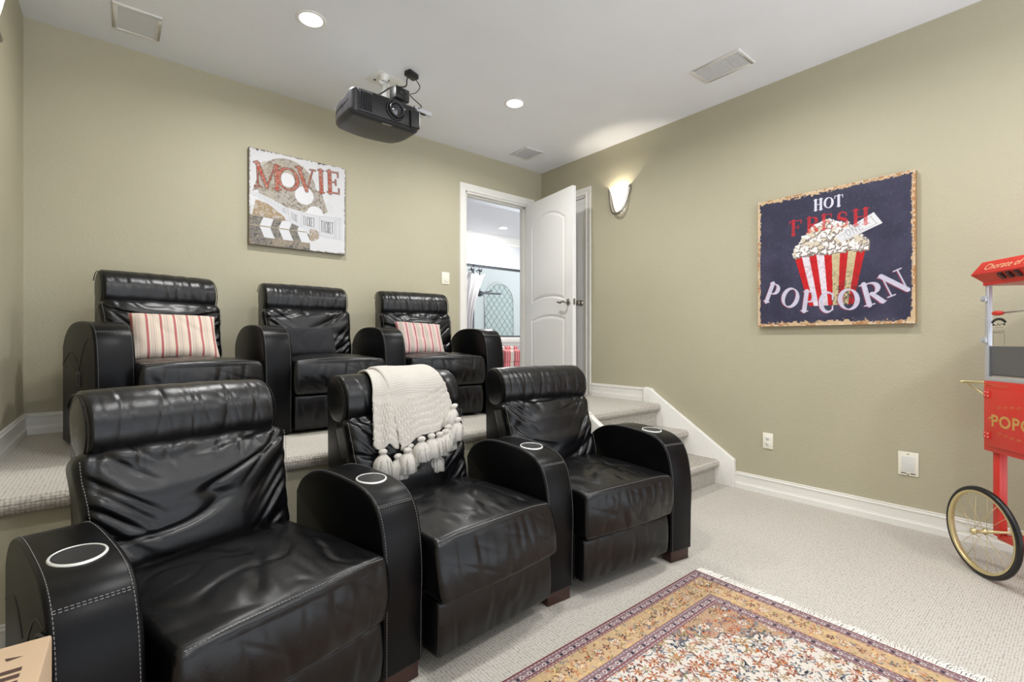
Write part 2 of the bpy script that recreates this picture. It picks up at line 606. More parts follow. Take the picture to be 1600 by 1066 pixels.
baseboard('baseboard_right', (XR, YF), (XR, 1.755), 0, (-1, 0))
baseboard('baseboard_right_upper', (XR, 2.578), (XR, 3.225), PZ, (-1, 0))
baseboard('baseboard_back', (XL, YB), (2.595, YB), PZ, (0, -1))
baseboard('baseboard_left_upper', (XL, EDGE + 0.03), (XL, YB), PZ, (1, 0))
baseboard('baseboard_left', (XL, YF), (XL, EDGE + 0.02), 0, (1, 0), 0.14)
baseboard('baseboard_riser', (XL, EDGE + 0.025), (SX0 - 0.05, EDGE + 0.025), 0, (0, -1), 0.14)

# door casings
def casing_poly():
    return [(0, 0), (0.0, 0.012), (0.006, 0.016), (0.02, 0.016), (0.026, 0.011), (0.056, 0.018), (0.07, 0.020), (0.072, 0.0)]
def frame_mesh(mb, a0, a1, z0, z1, P, depth, jamb_back):
    """P(a, d, z) -> point; a along wall, d out of wall toward room"""
    prof = casing_poly()
    n = len(prof)
    def loop(sgn, a, zt):
        return
    rings = []
    path = [(a0, z0, -1, 0), (a0, z1, -1, 1), (a1, z1, 1, 1), (a1, z0, 1, 0)]
    for (a, z, sa, sz) in path:
        rings.append([P(a + sa * w, d, z + sz * w) for w, d in prof])
    vs = [p for r_ in rings for p in r_]
    fs = []
    for i in range(3):
        for k in range(n):
            k2 = (k + 1) % n
            fs.append((i * n + k, i * n + k2, (i + 1) * n + k2, (i + 1) * n + k))
    fs += [tuple(range(n)), tuple(3 * n + k for k in range(n))[::-1]]
    mb.add(vs, fs)
    # jamb lining
    t = 0.018
    for (x0, x1, zz0, zz1) in ((a0, a0 + t, z0, z1), (a1 - t, a1, z0, z1), (a0, a1, z1 - t, z1)):
        q = [P(x0, 0.002, zz0), P(x1, 0.002, zz0), P(x1, 0.002, zz1), P(x0, 0.002, zz1),
             P(x0, -jamb_back, zz0), P(x1, -jamb_back, zz0), P(x1, -jamb_back, zz1), P(x0, -jamb_back, zz1)]
        mb.add(q, [(0, 1, 2, 3), (4, 7, 6, 5), (0, 4, 5, 1), (1, 5, 6, 2), (2, 6, 7, 3), (3, 7, 4, 0)])
mb = MB()
frame_mesh(mb, DX0, DX1, PZ, DZ, lambda a, d, z: (a, YB - d, z), 0.02, T + 0.004)
frame_mesh(mb, DX0, DX1, PZ, DZ, lambda a, d, z: (a, YB + T + d, z), 0.02, 0.0)
# door stops
for x0, x1 in ((DX0 + 0.018, DX0 + 0.030), (DX1 - 0.030, DX1 - 0.018)):
    mb.box(x0, x1, YB + 0.05, YB + 0.09, PZ, DZ - 0.018)
mb.box(DX0 + 0.018, DX1 - 0.018, YB + 0.05, YB + 0.09, DZ - 0.030, DZ - 0.018)
struct(mb.build('trim_3', M['trim']))
mb = MB()
frame_mesh(mb, CY0, CY1 - 0.02, PZ, CZ, lambda a, d, z: (XR - d, a, z), 0.02, 0.07)
struct(mb.build('trim_4', M['trim']))

# panelled door leaf
def door_relief(u, z, w, h):
    def prof(d):
        if d <= 0: return 0.0
        if d < 0.010: return -0.007 * (d / 0.010)
        if d < 0.018: return -0.007
        if d < 0.040: return -0.007 + 0.0075 * (d - 0.018) / 0.022
        return 0.0005
    x0, x1 = 0.115, w - 0.115
    xm = (x0 + x1) / 2; hw = (x1 - x0) / 2
    q = 1 - ((u - xm) / hw) ** 2
    zt = h - 0.27 + 0.11 * q
    zb = 0.93 + 0.045 * q
    d1 = min(u - x0, x1 - u, z - zb, zt - z)
    zt2 = 0.76 + 0.045 * q
    d2 = min(u - x0, x1 - u, z - 0.24, zt2 - z)
    return prof(max(d1, d2))
def leaf(name, w, h, t, mat_, parent=None):
    nx, nzs = 96, 230
    mb = MB()
    us = np.linspace(0, w, nx + 1); zs = np.linspace(0, h, nzs + 1)
    for side in (-1, 1):
        vs = [(u, side * (t / 2 + door_relief(u, z, w, h)), z) for z in zs for u in us]
        fs = [(j * (nx + 1) + i, j * (nx + 1) + i + 1, (j + 1) * (nx + 1) + i + 1, (j + 1) * (nx + 1) + i) for j in range(nzs) for i in range(nx)]
        mb.add(vs, fs, False)
    y = t / 2
    mb.add([(0, -y, 0), (0, y, 0), (0, y, h), (0, -y, h)], [(0, 1, 2, 3)])
    mb.add([(w, -y, 0), (w, y, 0), (w, y, h), (w, -y, h)], [(0, 1, 2, 3)])
    mb.add([(0, -y, 0), (0, y, 0), (w, y, 0), (w, -y, 0)], [(0, 1, 2, 3)])
    mb.add([(0, -y, h), (0, y, h), (w, y, h), (w, -y, h)], [(0, 1, 2, 3)])
    o = mb.build(name, mat_, parent, weld=False)
    for p in o.data.polygons:
        p.use_smooth = False
    return o
LW = 0.825
d1 = leaf('door_1', LW, 2.015, 0.04, M['door'])
d1.location = (DX1 - 0.028, YB - 0.012, PZ + 0.012)
d1.rotation_euler = (0, 0, math.atan2(-0.985, -0.150))
struct(d1)
def lever(parent, x, z, side, flip=-1):
    mb = MB()
    y = side * 0.02
    mb.lathe([(0.0, 0.012), (0.022, 0.012), (0.031, 0.007), (0.033, 0.0)], (x, y, z), 'Y', 24, sc=(1, side, 1))
    mb.tube([(x, y, z), (x, y + side * 0.05, z)], 0.010, 12)
    pts = cat_rom([(x, y + side * 0.05, z), (x + flip * 0.03, y + side * 0.056, z + 0.004), (x + flip * 0.06, y + side * 0.054, z - 0.006),
                   (x + flip * 0.09, y + side * 0.052, z + 0.002), (x + flip * 0.118, y + side * 0.05, z + 0.004)], 5)
    mb.tube(pts, [0.010] * (len(pts) - 4) + [0.009, 0.008, 0.007, 0.005], 12)
    return mb.build('door_handle', M['nickel'], parent)
hz_ = 0.91
lever(d1, LW - 0.065, hz_, 1)
lever(d1, LW - 0.065, hz_, -1)
mb = MB(); mb.box(LW - 0.0005, LW + 0.0015, -0.012, 0.012, hz_ - 0.03, hz_ + 0.03)
mb.box(LW, LW + 0.008, -0.006, 0.006, hz_ - 0.008, hz_ + 0.008)
mb.build('latch_plate', M['nickel'], d1)
# closet door in right wall
d2 = leaf('door_2', CY1 - CY0 - 0.062, CZ - PZ - 0.03, 0.036, M['door'])
d2.location = (XR + 0.035, CY0 + 0.020, PZ + 0.01); d2.rotation_euler = (0, 0, R(90))
struct(d2)
mb = MB()
mb.lathe([(0.031, 0.0), (0.031, 0.006), (0.014, 0.010), (0.012, 0.030), (0.024, 0.038), (0.029, 0.050), (0.026, 0.060), (0.014, 0.068), (0.0, 0.069)], (0.058, 0.018, 0.93), 'Y', 24)
mb.build('door_knob', M['nickel'], d2)

# ------------------------------------------------------------------ recliners
def spline_profile(pts, k=5):
    return [(p.x, p.y) for p in cat_rom([(a, b, 0) for a, b in pts], k)]

def arm_profile(z0, drop):
    top = spline_profile([(0.0, z0 + 0.20), (-0.004, 0.36), (0.003, 0.45), (0.020, 0.53), (0.050, 0.588), (0.098, 0.622), (0.165, 0.638),
                          (0.26, 0.644), (0.36, 0.645), (0.46, 0.637), (0.55, 0.612), (0.62, 0.572), (0.665, 0.52 )], 5)
    return top

def dashes(mb, pts, dash=0.0065, gap=0.0035, r=0.0011):
    pts = [Vector(p) for p in pts]
    seg = []
    acc = 0.0; cur = [pts[0]]; on = True
    L = 0.0
    # resample
    cum = [0.0]
    for a, b in zip(pts, pts[1:]):
        cum.append(cum[-1] + (b - a).length)
    def at(s):
        if s <= 0: return pts[0]
        for i in range(1, len(cum)):
            if s <= cum[i]:
                t = (s - cum[i - 1]) / max(1e-9, cum[i] - cum[i - 1])
                return pts[i - 1].lerp(pts[i], t)
        return pts[-1]
    s = 0.0
    while s + dash < cum[-1]:
        mb.tube([at(s), at(s + dash * 0.5), at(s + dash)], r, 4, smooth=False)
        s += dash + gap

def make_arm(parent, x, y, rz, z0, width=0.15, thread=1.0):
    sink = 0.0 if z0 > 0.03 else 0.005
    prof = arm_profile(z0, 0)
    poly = [(0.665, z0), (0.003, z0)] + prof
    a = MB(); a.prism(poly, -width / 2, width / 2, 'X', smooth=True)
    arm = a.build('armrest', M['leather2'], parent, bevel=0.011, seg=3)
    arm.location = (x, y, 0); arm.rotation_euler = (0, 0, rz)
    # seam stitching on both long edges + across the front
    st = MB()
    e = width / 2 - 0.011
    front = [(0.002, z0 + 0.01), (0.001, z0 + 0.1)] + prof
    # outward offset of the seam path
    for sx in (-1, 1):
        path = []
        P = front
        for i in range(len(P)):
            p = P[i]
            q0 = P[max(0, i - 1)]; q1 = P[min(len(P) - 1, i + 1)]
            ty, tz = q1[0] - q0[0], q1[1] - q0[1]
            l = math.hypot(ty, tz) or 1
            ny, nzz = -tz / l, ty / l
            path.append((sx * e, p[0] + ny * 0.0012, p[1] + nzz * 0.0012))
        dashes(st, path, 0.0058, 0.0034, 0.0009 * thread)
        st.build('stitching', M['thread'], arm, weld=False)
        st = MB()
    # cross seam where the top panel meets the front
    yy, zz = None, None
    for i in range(len(prof) - 1):
        if prof[i][1] <= 0.592 < prof[i + 1][1]:
            yy, zz = prof[i]
            ty, tz = prof[i + 1][0] - yy, prof[i + 1][1] - zz
            break
    l = math.hypot(ty, tz)
    for off in (0.0, 0.006):
        dashes(st, [(-e, yy - tz / l * 0.0012 + ty / l * off, zz + ty / l * 0.0012 + tz / l * off), (e, yy - tz / l * 0.0012 + ty / l * off, zz + ty / l * 0.0012 + tz / l * off)], 0.0058, 0.0034, 0.0010 * thread)
    st.build('stitching', M['thread'], arm, weld=False)
    # cup holder
    c = MB()
    cy = 0.205; cz = 0.6385
    c.lathe([(0.0475, -0.002), (0.0475, 0.0030), (0.0490, 0.0040), (0.0520, 0.0034), (0.0535, 0.0005), (0.0535, -0.003)], (0, cy, cz), 'Z', 48, mat=0)
    c.lathe([(0.0, 0.0016), (0.036, 0.0016), (0.046, 0.0020), (0.0480, 0.0028)], (0, cy, cz), 'Z', 48, mat=1)
    for q in range(len(c.v)):
        vx, vy, vz = c.v[q]
        c.v[q] = (vx, vy, vz - sink + 0.0032 + 0.062 * (vy - cy) - 0.2 * max(0, cy - vy - 0.01) ** 1.5)
    c.build('cup_holder', [M['ring'], M['cupdark']], arm, weld=False)
    return arm

def seat_cushion(parent, seed, hw, kick=0.0, dz=0.0):
    y0, y1, z0, z1 = -0.03, 0.56, 0.262, 0.462
    cy, cz = (y0 + y1) / 2, (z0 + z1) / 2
    hy, hz = (y1 - y0) / 2, (z1 - z0) / 2
    V, F = rbox(hw, hy, hz, (0.022, 0.022, 0.022), (84, 70, 26), 3)
    V = V + np.array([0, cy, cz])
    def disp(p, n):
        x, y, z = p
        u = x / hw
        d = 0.0
        if n[2] > 0.5:      # top
            e = (1 - u * u)
            d += 0.036 * max(0, e) ** 0.7 * (0.35 + 0.65 * math.sin(PI * min(1, max(0, (y + 0.03) / 0.55)) ** 0.8))
            m = min(1, e * 3) * min(1, max(0, (y + 0.02) * 12))
            d += 0.005 * m * crease(x * 3.1 + seed, y * 3.4, 2.1 * seed, 0.10)
            d += 0.004 * m * crease(x * 7 + seed, y * 6.0, 5.3 + seed, 0.12)
            d += 0.006 * m * nz(x * 5, y * 5, seed)
            # gathers behind the front seam
            g = math.exp(-((y - 0.05) / 0.10) ** 2)
            d += 0.0035 * g * nz(x * 30 + seed, y * 6, 1.0) * m
        elif n[1] < -0.5:   # front face
            t = (z - z0) / (z1 - z0)
            d += 0.022 * math.sin(PI * min(1, max(0, t))) ** 0.8 * (1 - 0.3 * u * u)
            m = min(1, (1 - u * u) * 4) * math.sin(PI * min(1, max(0, t))) ** 0.5
            d += 0.0032 * m * crease(x * 15 + seed, z * 4.5, 3.3, 0.16)
            d += 0.004 * m * nz(x * 22 + seed * 2, z * 5, 7.7)
            d += 0.0018 * m * crease(x * 6 + z * 9, z * 7, seed + 9, 0.10)
        return d
    V = displace(V, F, disp)
    for p in V:
        if p[1] < 0.12:
            t = 1 - min(1, max(0, (p[2] - z0) / (z1 - z0)))
            p[1] -= kick * t * max(0, min(1, (0.12 - p[1]) / 0.12))
            p[1] -= 0.012 * (1 - (p[0] / hw) ** 2)
    V[:, 2] += dz
    mb = MB(); mb.add(V, F, True)
    o = mb.build('seat_cushion', M['leather'], parent, weld=False)
    # seam with stitching along the front edge
    st = MB()
    n = 50
    pts = []
    for i in range(n + 1):
        x = (-1 + 2 * i / n) * (hw - 0.018)
        pts.append((x, -0.022 - 0.012 * (1 - (x / hw) ** 2), 0.4665 + 0.0035 * (1 - (x / hw) ** 2)))
    # sit on the surface: find nearest top vert
    VV = np.asarray(V)
    pts2 = []
    for p in pts:
        sel = VV[(abs(VV[:, 0] - p[0]) < 0.008) & (VV[:, 2] > 0.42 + dz) & (VV[:, 1] < 0.1)]
        if len(sel):
            k = np.argmax(sel[:, 2] * 0.75 - sel[:, 1] * 0.66)
            pts2.append((p[0], sel[k][1] - 0.0008, sel[k][2] + 0.0012))
    pts2 = [Vector(p) for p in pts2]
    sm = pts2
    for _ in range(8):
        sm = [sm[0]] + [(sm[i - 1] + sm[i] + sm[i + 1]) / 3 for i in range(1, len(sm) - 1)] + [sm[-1]]
    sm = [p + Vector((0, -0.0006, 0.0008)) for p in sm]
    dashes(st, sm, 0.006, 0.0032, 0.0010)
    st.build('stitching', M['thread'], o, weld=False)
    return o

def footrest(parent, seed, hw, zb, kick=0.0, dz=0.0):
    z0, z1 = zb, 0.262 + dz
    cz = (z0 + z1) / 2; hz = (z1 - z0) / 2
    V, F = rbox(hw - 0.004, 0.06, hz, (0.018, 0.018, 0.018), (80, 6, 22), 3)
    V = V + np.array([0, 0.05, cz])
    def disp(p, n):
        x, y, z = p
        if n[1] > -0.5: return 0
        u = x / hw; t = (z - z0) / (z1 - z0)
        m = min(1, (1 - u * u) * 4) * math.sin(PI * min(1, max(0, t))) ** 0.5
        return (0.010 * math.sin(PI * min(1, max(0, t))) ** 0.8 + m * (0.0035 * crease(x * 13 + seed, z * 4, 1.3, 0.15) + 0.003 * nz(x * 20 + seed, z * 4, 3.1)))
    V = displace(V, F, disp)
    V[:, 1] -= kick * 0.6
    mb = MB(); mb.add(V, F, True)
    return mb.build('footrest', M['leather'], parent, weld=False)

def back_cushion(parent, seed, hw, ztop):
    hz = (ztop - 0.41) / 2
    V, F = rbox(hw, 0.075, hz, (0.045, 0.055, 0.045), (90, 8, 74), 5)
    tilt = R(15)
    def disp(p, n):
        x, y, z = p
        u = x / hw; v = z / hz
        if n[1] > 0.2: return 0.0
        e = max(0.0, 1 - u * u) ; f = max(0.0, 1 - v * v)
        d = 0.030 * (e ** 0.6) * (f ** 0.5)
        m = min(1, e * 4) * min(1, f * 5)
        vv = z - 0.55 * x * x - 0.12 * x * math.sin(seed)      # folds sag to a smile
        d += 0.013 * m * nz(x * 1.8 + seed, vv * 11, seed * 1.7)
        d += 0.010 * m * crease(x * 2.3 + seed * 3, vv * 9.0, 4.4 + seed, 0.11)
        # diagonal pulls from the lower corners
        w1 = vv * 0.9 - abs(x) * 0.75
        ed = min(1, max(0, (abs(u) - 0.35) * 2.2))
        d += 0.012 * m * ed * crease(x * 1.2 + 11 + seed, w1 * 17, 1.4, 0.16)
        # gathers beneath the top seam
        g = math.exp(-((v - 0.80) / 0.20) ** 2)
        d += 0.006 * g * min(1, e * 4) * crease(x * 10 + seed * 5, z * 7, 8.8, 0.17)
        return d
    V = displace(V, F, disp)
    M_ = Matrix.Rotation(-tilt, 3, 'X')
    c = Vector((0, 0.610, (0.41 + ztop) / 2))
    V = [c + M_ @ Vector((p[0] * (1.0 + 0.055 * min(1, max(0, p[2] / hz + 0.25)) ), p[1], p[2])) for p in V]
    mb = MB(); mb.add(V, F, True)
    o = mb.build('backrest', M['leather'], parent, weld=False)
    for sx in (-1, 1):
        st = MB()
        pts = []
        for k in range(25):
            zz = -hz * 0.92 + 2 * hz * 0.90 * k / 24
            p = Vector((sx * (hw - 0.010 + 0.055 * hw * min(1, max(0, zz / hz + 0.25))), -0.062, zz))
            pts.append(c + M_ @ p)
        VV = np.array(V)
        pp = []
        for p in pts:
            sel = VV[(abs(VV[:, 2] - p.z) < 0.014) & (abs(VV[:, 0] - p.x) < 0.010)]
            if len(sel):
                k = np.argmin(sel[:, 1]); pp.append(Vector((p.x, sel[k][1] - 0.0015, p.z)))
        if len(pp) > 3:
            dashes(st, pp, 0.006, 0.0034, 0.0011)
            st.build('stitching', M['thread'], o, weld=False)
    return o

def head_roll(parent, seed, hw, zc, yc):
    ry, rz_ = 0.106, 0.107
    V, F = rbox(hw, ry, rz_, (0.020, ry * 0.93, rz_ * 0.93), (100, 4, 4), 9)
    def disp(p, n):
        x, y, z = p
        u = x / hw
        e = min(1.0, max(0, 1 - u * u) * 3)
        a = math.atan2(z, -y)
        d = 0.006 * (max(0, 1 - u ** 2)) ** 0.5
        front = math.exp(-((a - 0.35) / 1.0) ** 2)
        d += 0.0019 * e * crease(x * 10 + seed * 2 + 0.10 * math.sin(a * 2 + seed), a * 0.10, seed + 3.0, 0.07) * (0.15 + front)
        d += 0.0022 * e * nz(x * 24 + seed, a * 0.9, 5.0)
        d += 0.0016 * e * crease(x * 19 + a * 0.3 + seed, a * 0.3, seed * 2.2, 0.10) * front
        return d
    V = displace(V, F, disp)
    V = [(p[0], p[1] + yc + 0.10 * (p[2]), p[2] + zc) for p in V]
    mb = MB(); mb.add(V, F, True)
    o = mb.build('headrest', M['leather'], parent, weld=False)
    for sx in (-1, 1):
        st = MB()
        st.tube([(sx * (hw - 0.003), yc + 0.10 * (rz_ * math.sin(a)) - ry * math.cos(a) * 0.925, zc + rz_ * math.sin(a) * 0.925) for a in np.linspace(-1.2, 2.6, 26)], 0.0022, 6)
        st.build('piping', M['leather2'], o)
    return o

def back_shell(parent, hw, zb, zc, yc):
    e = lambda a, q=1.0: (yc + 0.10 * 0.097 * math.sin(a) - 0.099 * math.cos(a), zc + 0.100 * math.sin(a))
    prof = spline_profile([(0.63, zb), (0.615, 0.35), (0.60, 0.52), (0.60, zc - 0.16)] + [e(a) for a in np.linspace(-0.95, 3.3, 10)] + [(0.80, zc - 0.25), (0.79, 0.5), (0.76, 0.3), (0.74, zb)], 5)
    mb = MB(); mb.prism(prof, -hw, hw, 'X', smooth=True)
    return mb.build('back_panel', M['leather2'], parent, bevel=0.014, seg=3)

def recliner(loc, rz, seed, arms, label, group, front=True, kick=0.0, wide=0.0, hw=0.288, zc=0.869):
    root = empty('recliner', loc, rz, label, 'recliner', group)
    zb = 0.055 if front else 0.012
    drop = 0.0 if front else -0.028
    yc = 0.705
    # hidden base carcass
    mb = MB(); mb.box(-hw, hw, 0.05, 0.62, zb + 0.01, 0.28)
    mb.build('base', M['blackplastic'], root)
    seat_cushion(root, seed, hw, kick, 0.0 if front else -0.030)
    footrest(root, seed + 1.7, hw, zb + 0.012, kick, 0.0 if front else -0.030)
    zt = zc - 0.065 + drop
    back_cushion(root, seed + 0.6, hw + 0.006, zt)
    head_roll(root, seed + 2.3, hw + 0.008 + wide, zc + drop, yc)
    back_shell(root, hw + wide, zb + 0.03, zc + drop, yc)
    for (ax, ay, arz, w) in arms:
        a = make_arm(root, ax, ay, arz, zb, w, 1.0 if front else 0.8)
        if front:
            for fy in (0.012, 0.58):
                f = MB(); f.box(-w / 2 + 0.012, w / 2 - 0.012, fy, fy + 0.06, 0.0, zb + 0.004)
                f.build('foot', M['darkwood'], a, bevel=0.003)
    return root

def rel(origin, rz, p, prz):
    """world xy+angle -> local of root"""
    dx, dy = p[0] - origin[0], p[1] - origin[1]
    c, s_ = math.cos(-rz), math.sin(-rz)
    return (c * dx - s_ * dy, s_ * dx + c * dy, prz - rz)

FO = [(0.364, 1.345), (1.098, 1.438), (1.85, 1.39)]
FR = [R(15.5), R(4.5), R(-5.5)]
FA = [((-0.025, 1.272), R(12)), ((0.722, 1.425), R(7)), ((1.472, 1.452), R(-3.5)), ((2.232, 1.338), R(-10))]
BO = [(0.355, 2.925), (1.072, 2.960), (1.812, 2.910)]
BR = [R(13), R(1.5), R(-7)]
BA = [((-0.002, 2.90), R(13)), ((0.713, 2.955), R(3)), ((1.432, 2.952), R(-3)), ((2.192, 2.855), R(-8))]
front_chairs = []
lab_f = ['black leather recliner nearest the cardboard box, with two cup holder arms',
         'middle black leather recliner of the front row, under the cream throw',
         'black leather recliner of the front row closest to the stairs and rug corner']
lab_b = ['black leather recliner on the platform holding the wide red striped cushion',
         'black leather recliner on the platform with the dark cushion, below the ticket picture',
         'black leather recliner on the platform beside the open white door']
def arms_for(i, O, Rr, A):
    out = []
    ids = [0, 1] if i == 0 else [i + 1]
    for k in ids:
        x, y, a = rel(O[i], Rr[i], A[k][0], A[k][1])
        out.append((x, y, a, 0.152))
    return out
for i in range(3):
    r_ = recliner((FO[i][0], FO[i][1], 0), FR[i], 3.1 * i + 0.7, arms_for(i, FO, FR, FA), lab_f[i], 'front row of recliners', True,
                  kick=0.045 if i == 1 else 0.0, wide=(-0.013, 0.012, 0.010)[i])
    front_chairs.append(r_)
back_chairs = []
for i in range(3):
    back_chairs.append(recliner((BO[i][0], BO[i][1], PZ), BR[i], 2.3 * i + 11.4, arms_for(i, BO, BR, BA), lab_b[i], 'raised row of recliners', False, hw=0.282))
# switch panel on the outer arm, raised row
arm0 = [c for c in back_chairs[0].children if c.name.startswith('armrest')][0]
mb = MB(); mb.obox((-0.078, 0.30, 0.36), (0.004, 0.035, 0.035), (0, 0, 0)); mb.build('switch_panel', M['greyplastic'], arm0, bevel=0.003)
mb = MB(); mb.obox((-0.0825, 0.30, 0.36), (0.002, 0.016, 0.024), (0, 0, 0)); mb.build('switch', M['blackplastic'], arm0)
# seams on the outer side of the two end arms
def side_seam(arm):
    st = MB()
    st.tube(cat_rom([(-0.0762, 0.66, 0.42), (-0.0766, 0.54, 0.47), (-0.0766, 0.44, 0.49), (-0.0766, 0.33, 0.44)], 6), 0.0016, 5)
    st.build('seam', M['blackplastic'], arm)
    st = MB()
    st.tube(cat_rom([(-0.0762, 0.045, 0.565), (-0.0766, 0.15, 0.55), (-0.0766, 0.24, 0.48), (-0.0766, 0.30, 0.40)], 6), 0.0016, 5)
    st.build('seam', M['blackplastic'], arm)
side_seam(arm0)
arm1 = [c for c in front_chairs[0].children if c.name.startswith('armrest')][0]
side_seam(arm1)
mb = MB(); mb.tube(cat_rom([(-0.079, 0.02, 0.56), (-0.080, 0.10, 0.535), (-0.082, 0.16, 0.45), (-0.083, 0.19, 0.32), (-0.083, 0.20, 0.15), (-0.085, 0.22, 0.05)], 6), 0.004, 8)
mb.build('power_cord', M['blackplastic'], arm1)

# ------------------------------------------------------------------ cushions on the raised row
def pillow(name, w, h, t, mat_, loc, rot, label, group=None, seed=1.0, boxy=0.0):
    n = 40
    mb = MB()
    vs = []; uv = []; fs = []
    for side in (1, -1):
        base = len(vs)
        for j in range(n + 1):
            for i in range(n + 1):
                u = -1 + 2 * i / n; v = -1 + 2 * j / n
                pinch = 0.07
                x = u * (1 - pinch * (1 - v * v) * abs(u) ** 3 * 0.8) * w / 2
                z = v * (1 - pinch * (1 - u * u) * abs(v) ** 3 * 0.8) * h / 2
                k = (max(0, 1 - u ** 4) * max(0, 1 - v ** 4)) ** (0.55 - boxy)
                y = -side * t / 2 * k
                y += -side * 0.005 * k * nz(x * 12 + seed, z * 12, side) + -side * 0.006 * k * crease(x * 6 + seed, z * 6, 2 + side, 0.12)
                vs.append((x, y, z)); uv.append((x + w / 2, z + h / 2))
        for j in range(n):
            for i in range(n):
                a = base + j * (n + 1) + i
                q = (a, a + 1, a + n + 2, a + n + 1)
                fs.append(q if side == 1 else q[::-1])
    mb.add(vs, fs, True)
    o = mb.build(name, mat_, None, weld=False, uvs=uv)
    bmw = bmesh.new(); bmw.from_mesh(o.data); bmesh.ops.remove_doubles(bmw, verts=bmw.verts, dist=1e-5); bmw.to_mesh(o.data); bmw.free()
    o.location = loc; o.rotation_euler = rot
    tag(o, label, 'cushion', group)
    return o
def on_chair(i, lx, ly, lz, back=True):
    O, Rr = (BO, BR) if back else (FO, FR)
    a = Rr[i]
    return (O[i][0] + math.cos(a) * lx - math.sin(a) * ly, O[i][1] + math.sin(a) * lx + math.cos(a) * ly, (PZ if back else 0) + lz)
pillow('striped_cushion', 0.415, 0.30, 0.11, M['pillow_stripe'], on_chair(0, -0.015, 0.375, 0.572), (R(-33), R(1), BR[0] + R(-8)),
       'wide cushion with broad red, grey and cream stripes, in the chair nearest the left wall', None, 1.3)
pillow('striped_cushion', 0.37, 0.29, 0.10, M['pillow_stripe_fine'], on_chair(2, -0.06, 0.37, 0.567), (R(-33), R(3), BR[2] + R(-2)),
       'small pink cushion with thin red stripes, in the chair beside the open door', None, 6.3)
pillow('dark_cushion', 0.40, 0.21, 0.10, M['blackfabric'], on_chair(1, -0.085, 0.40, 0.535), (R(-24), R(-1), R(2)),
       'dark patterned cushion in the middle chair of the raised row', None, 3.3, 0.2)

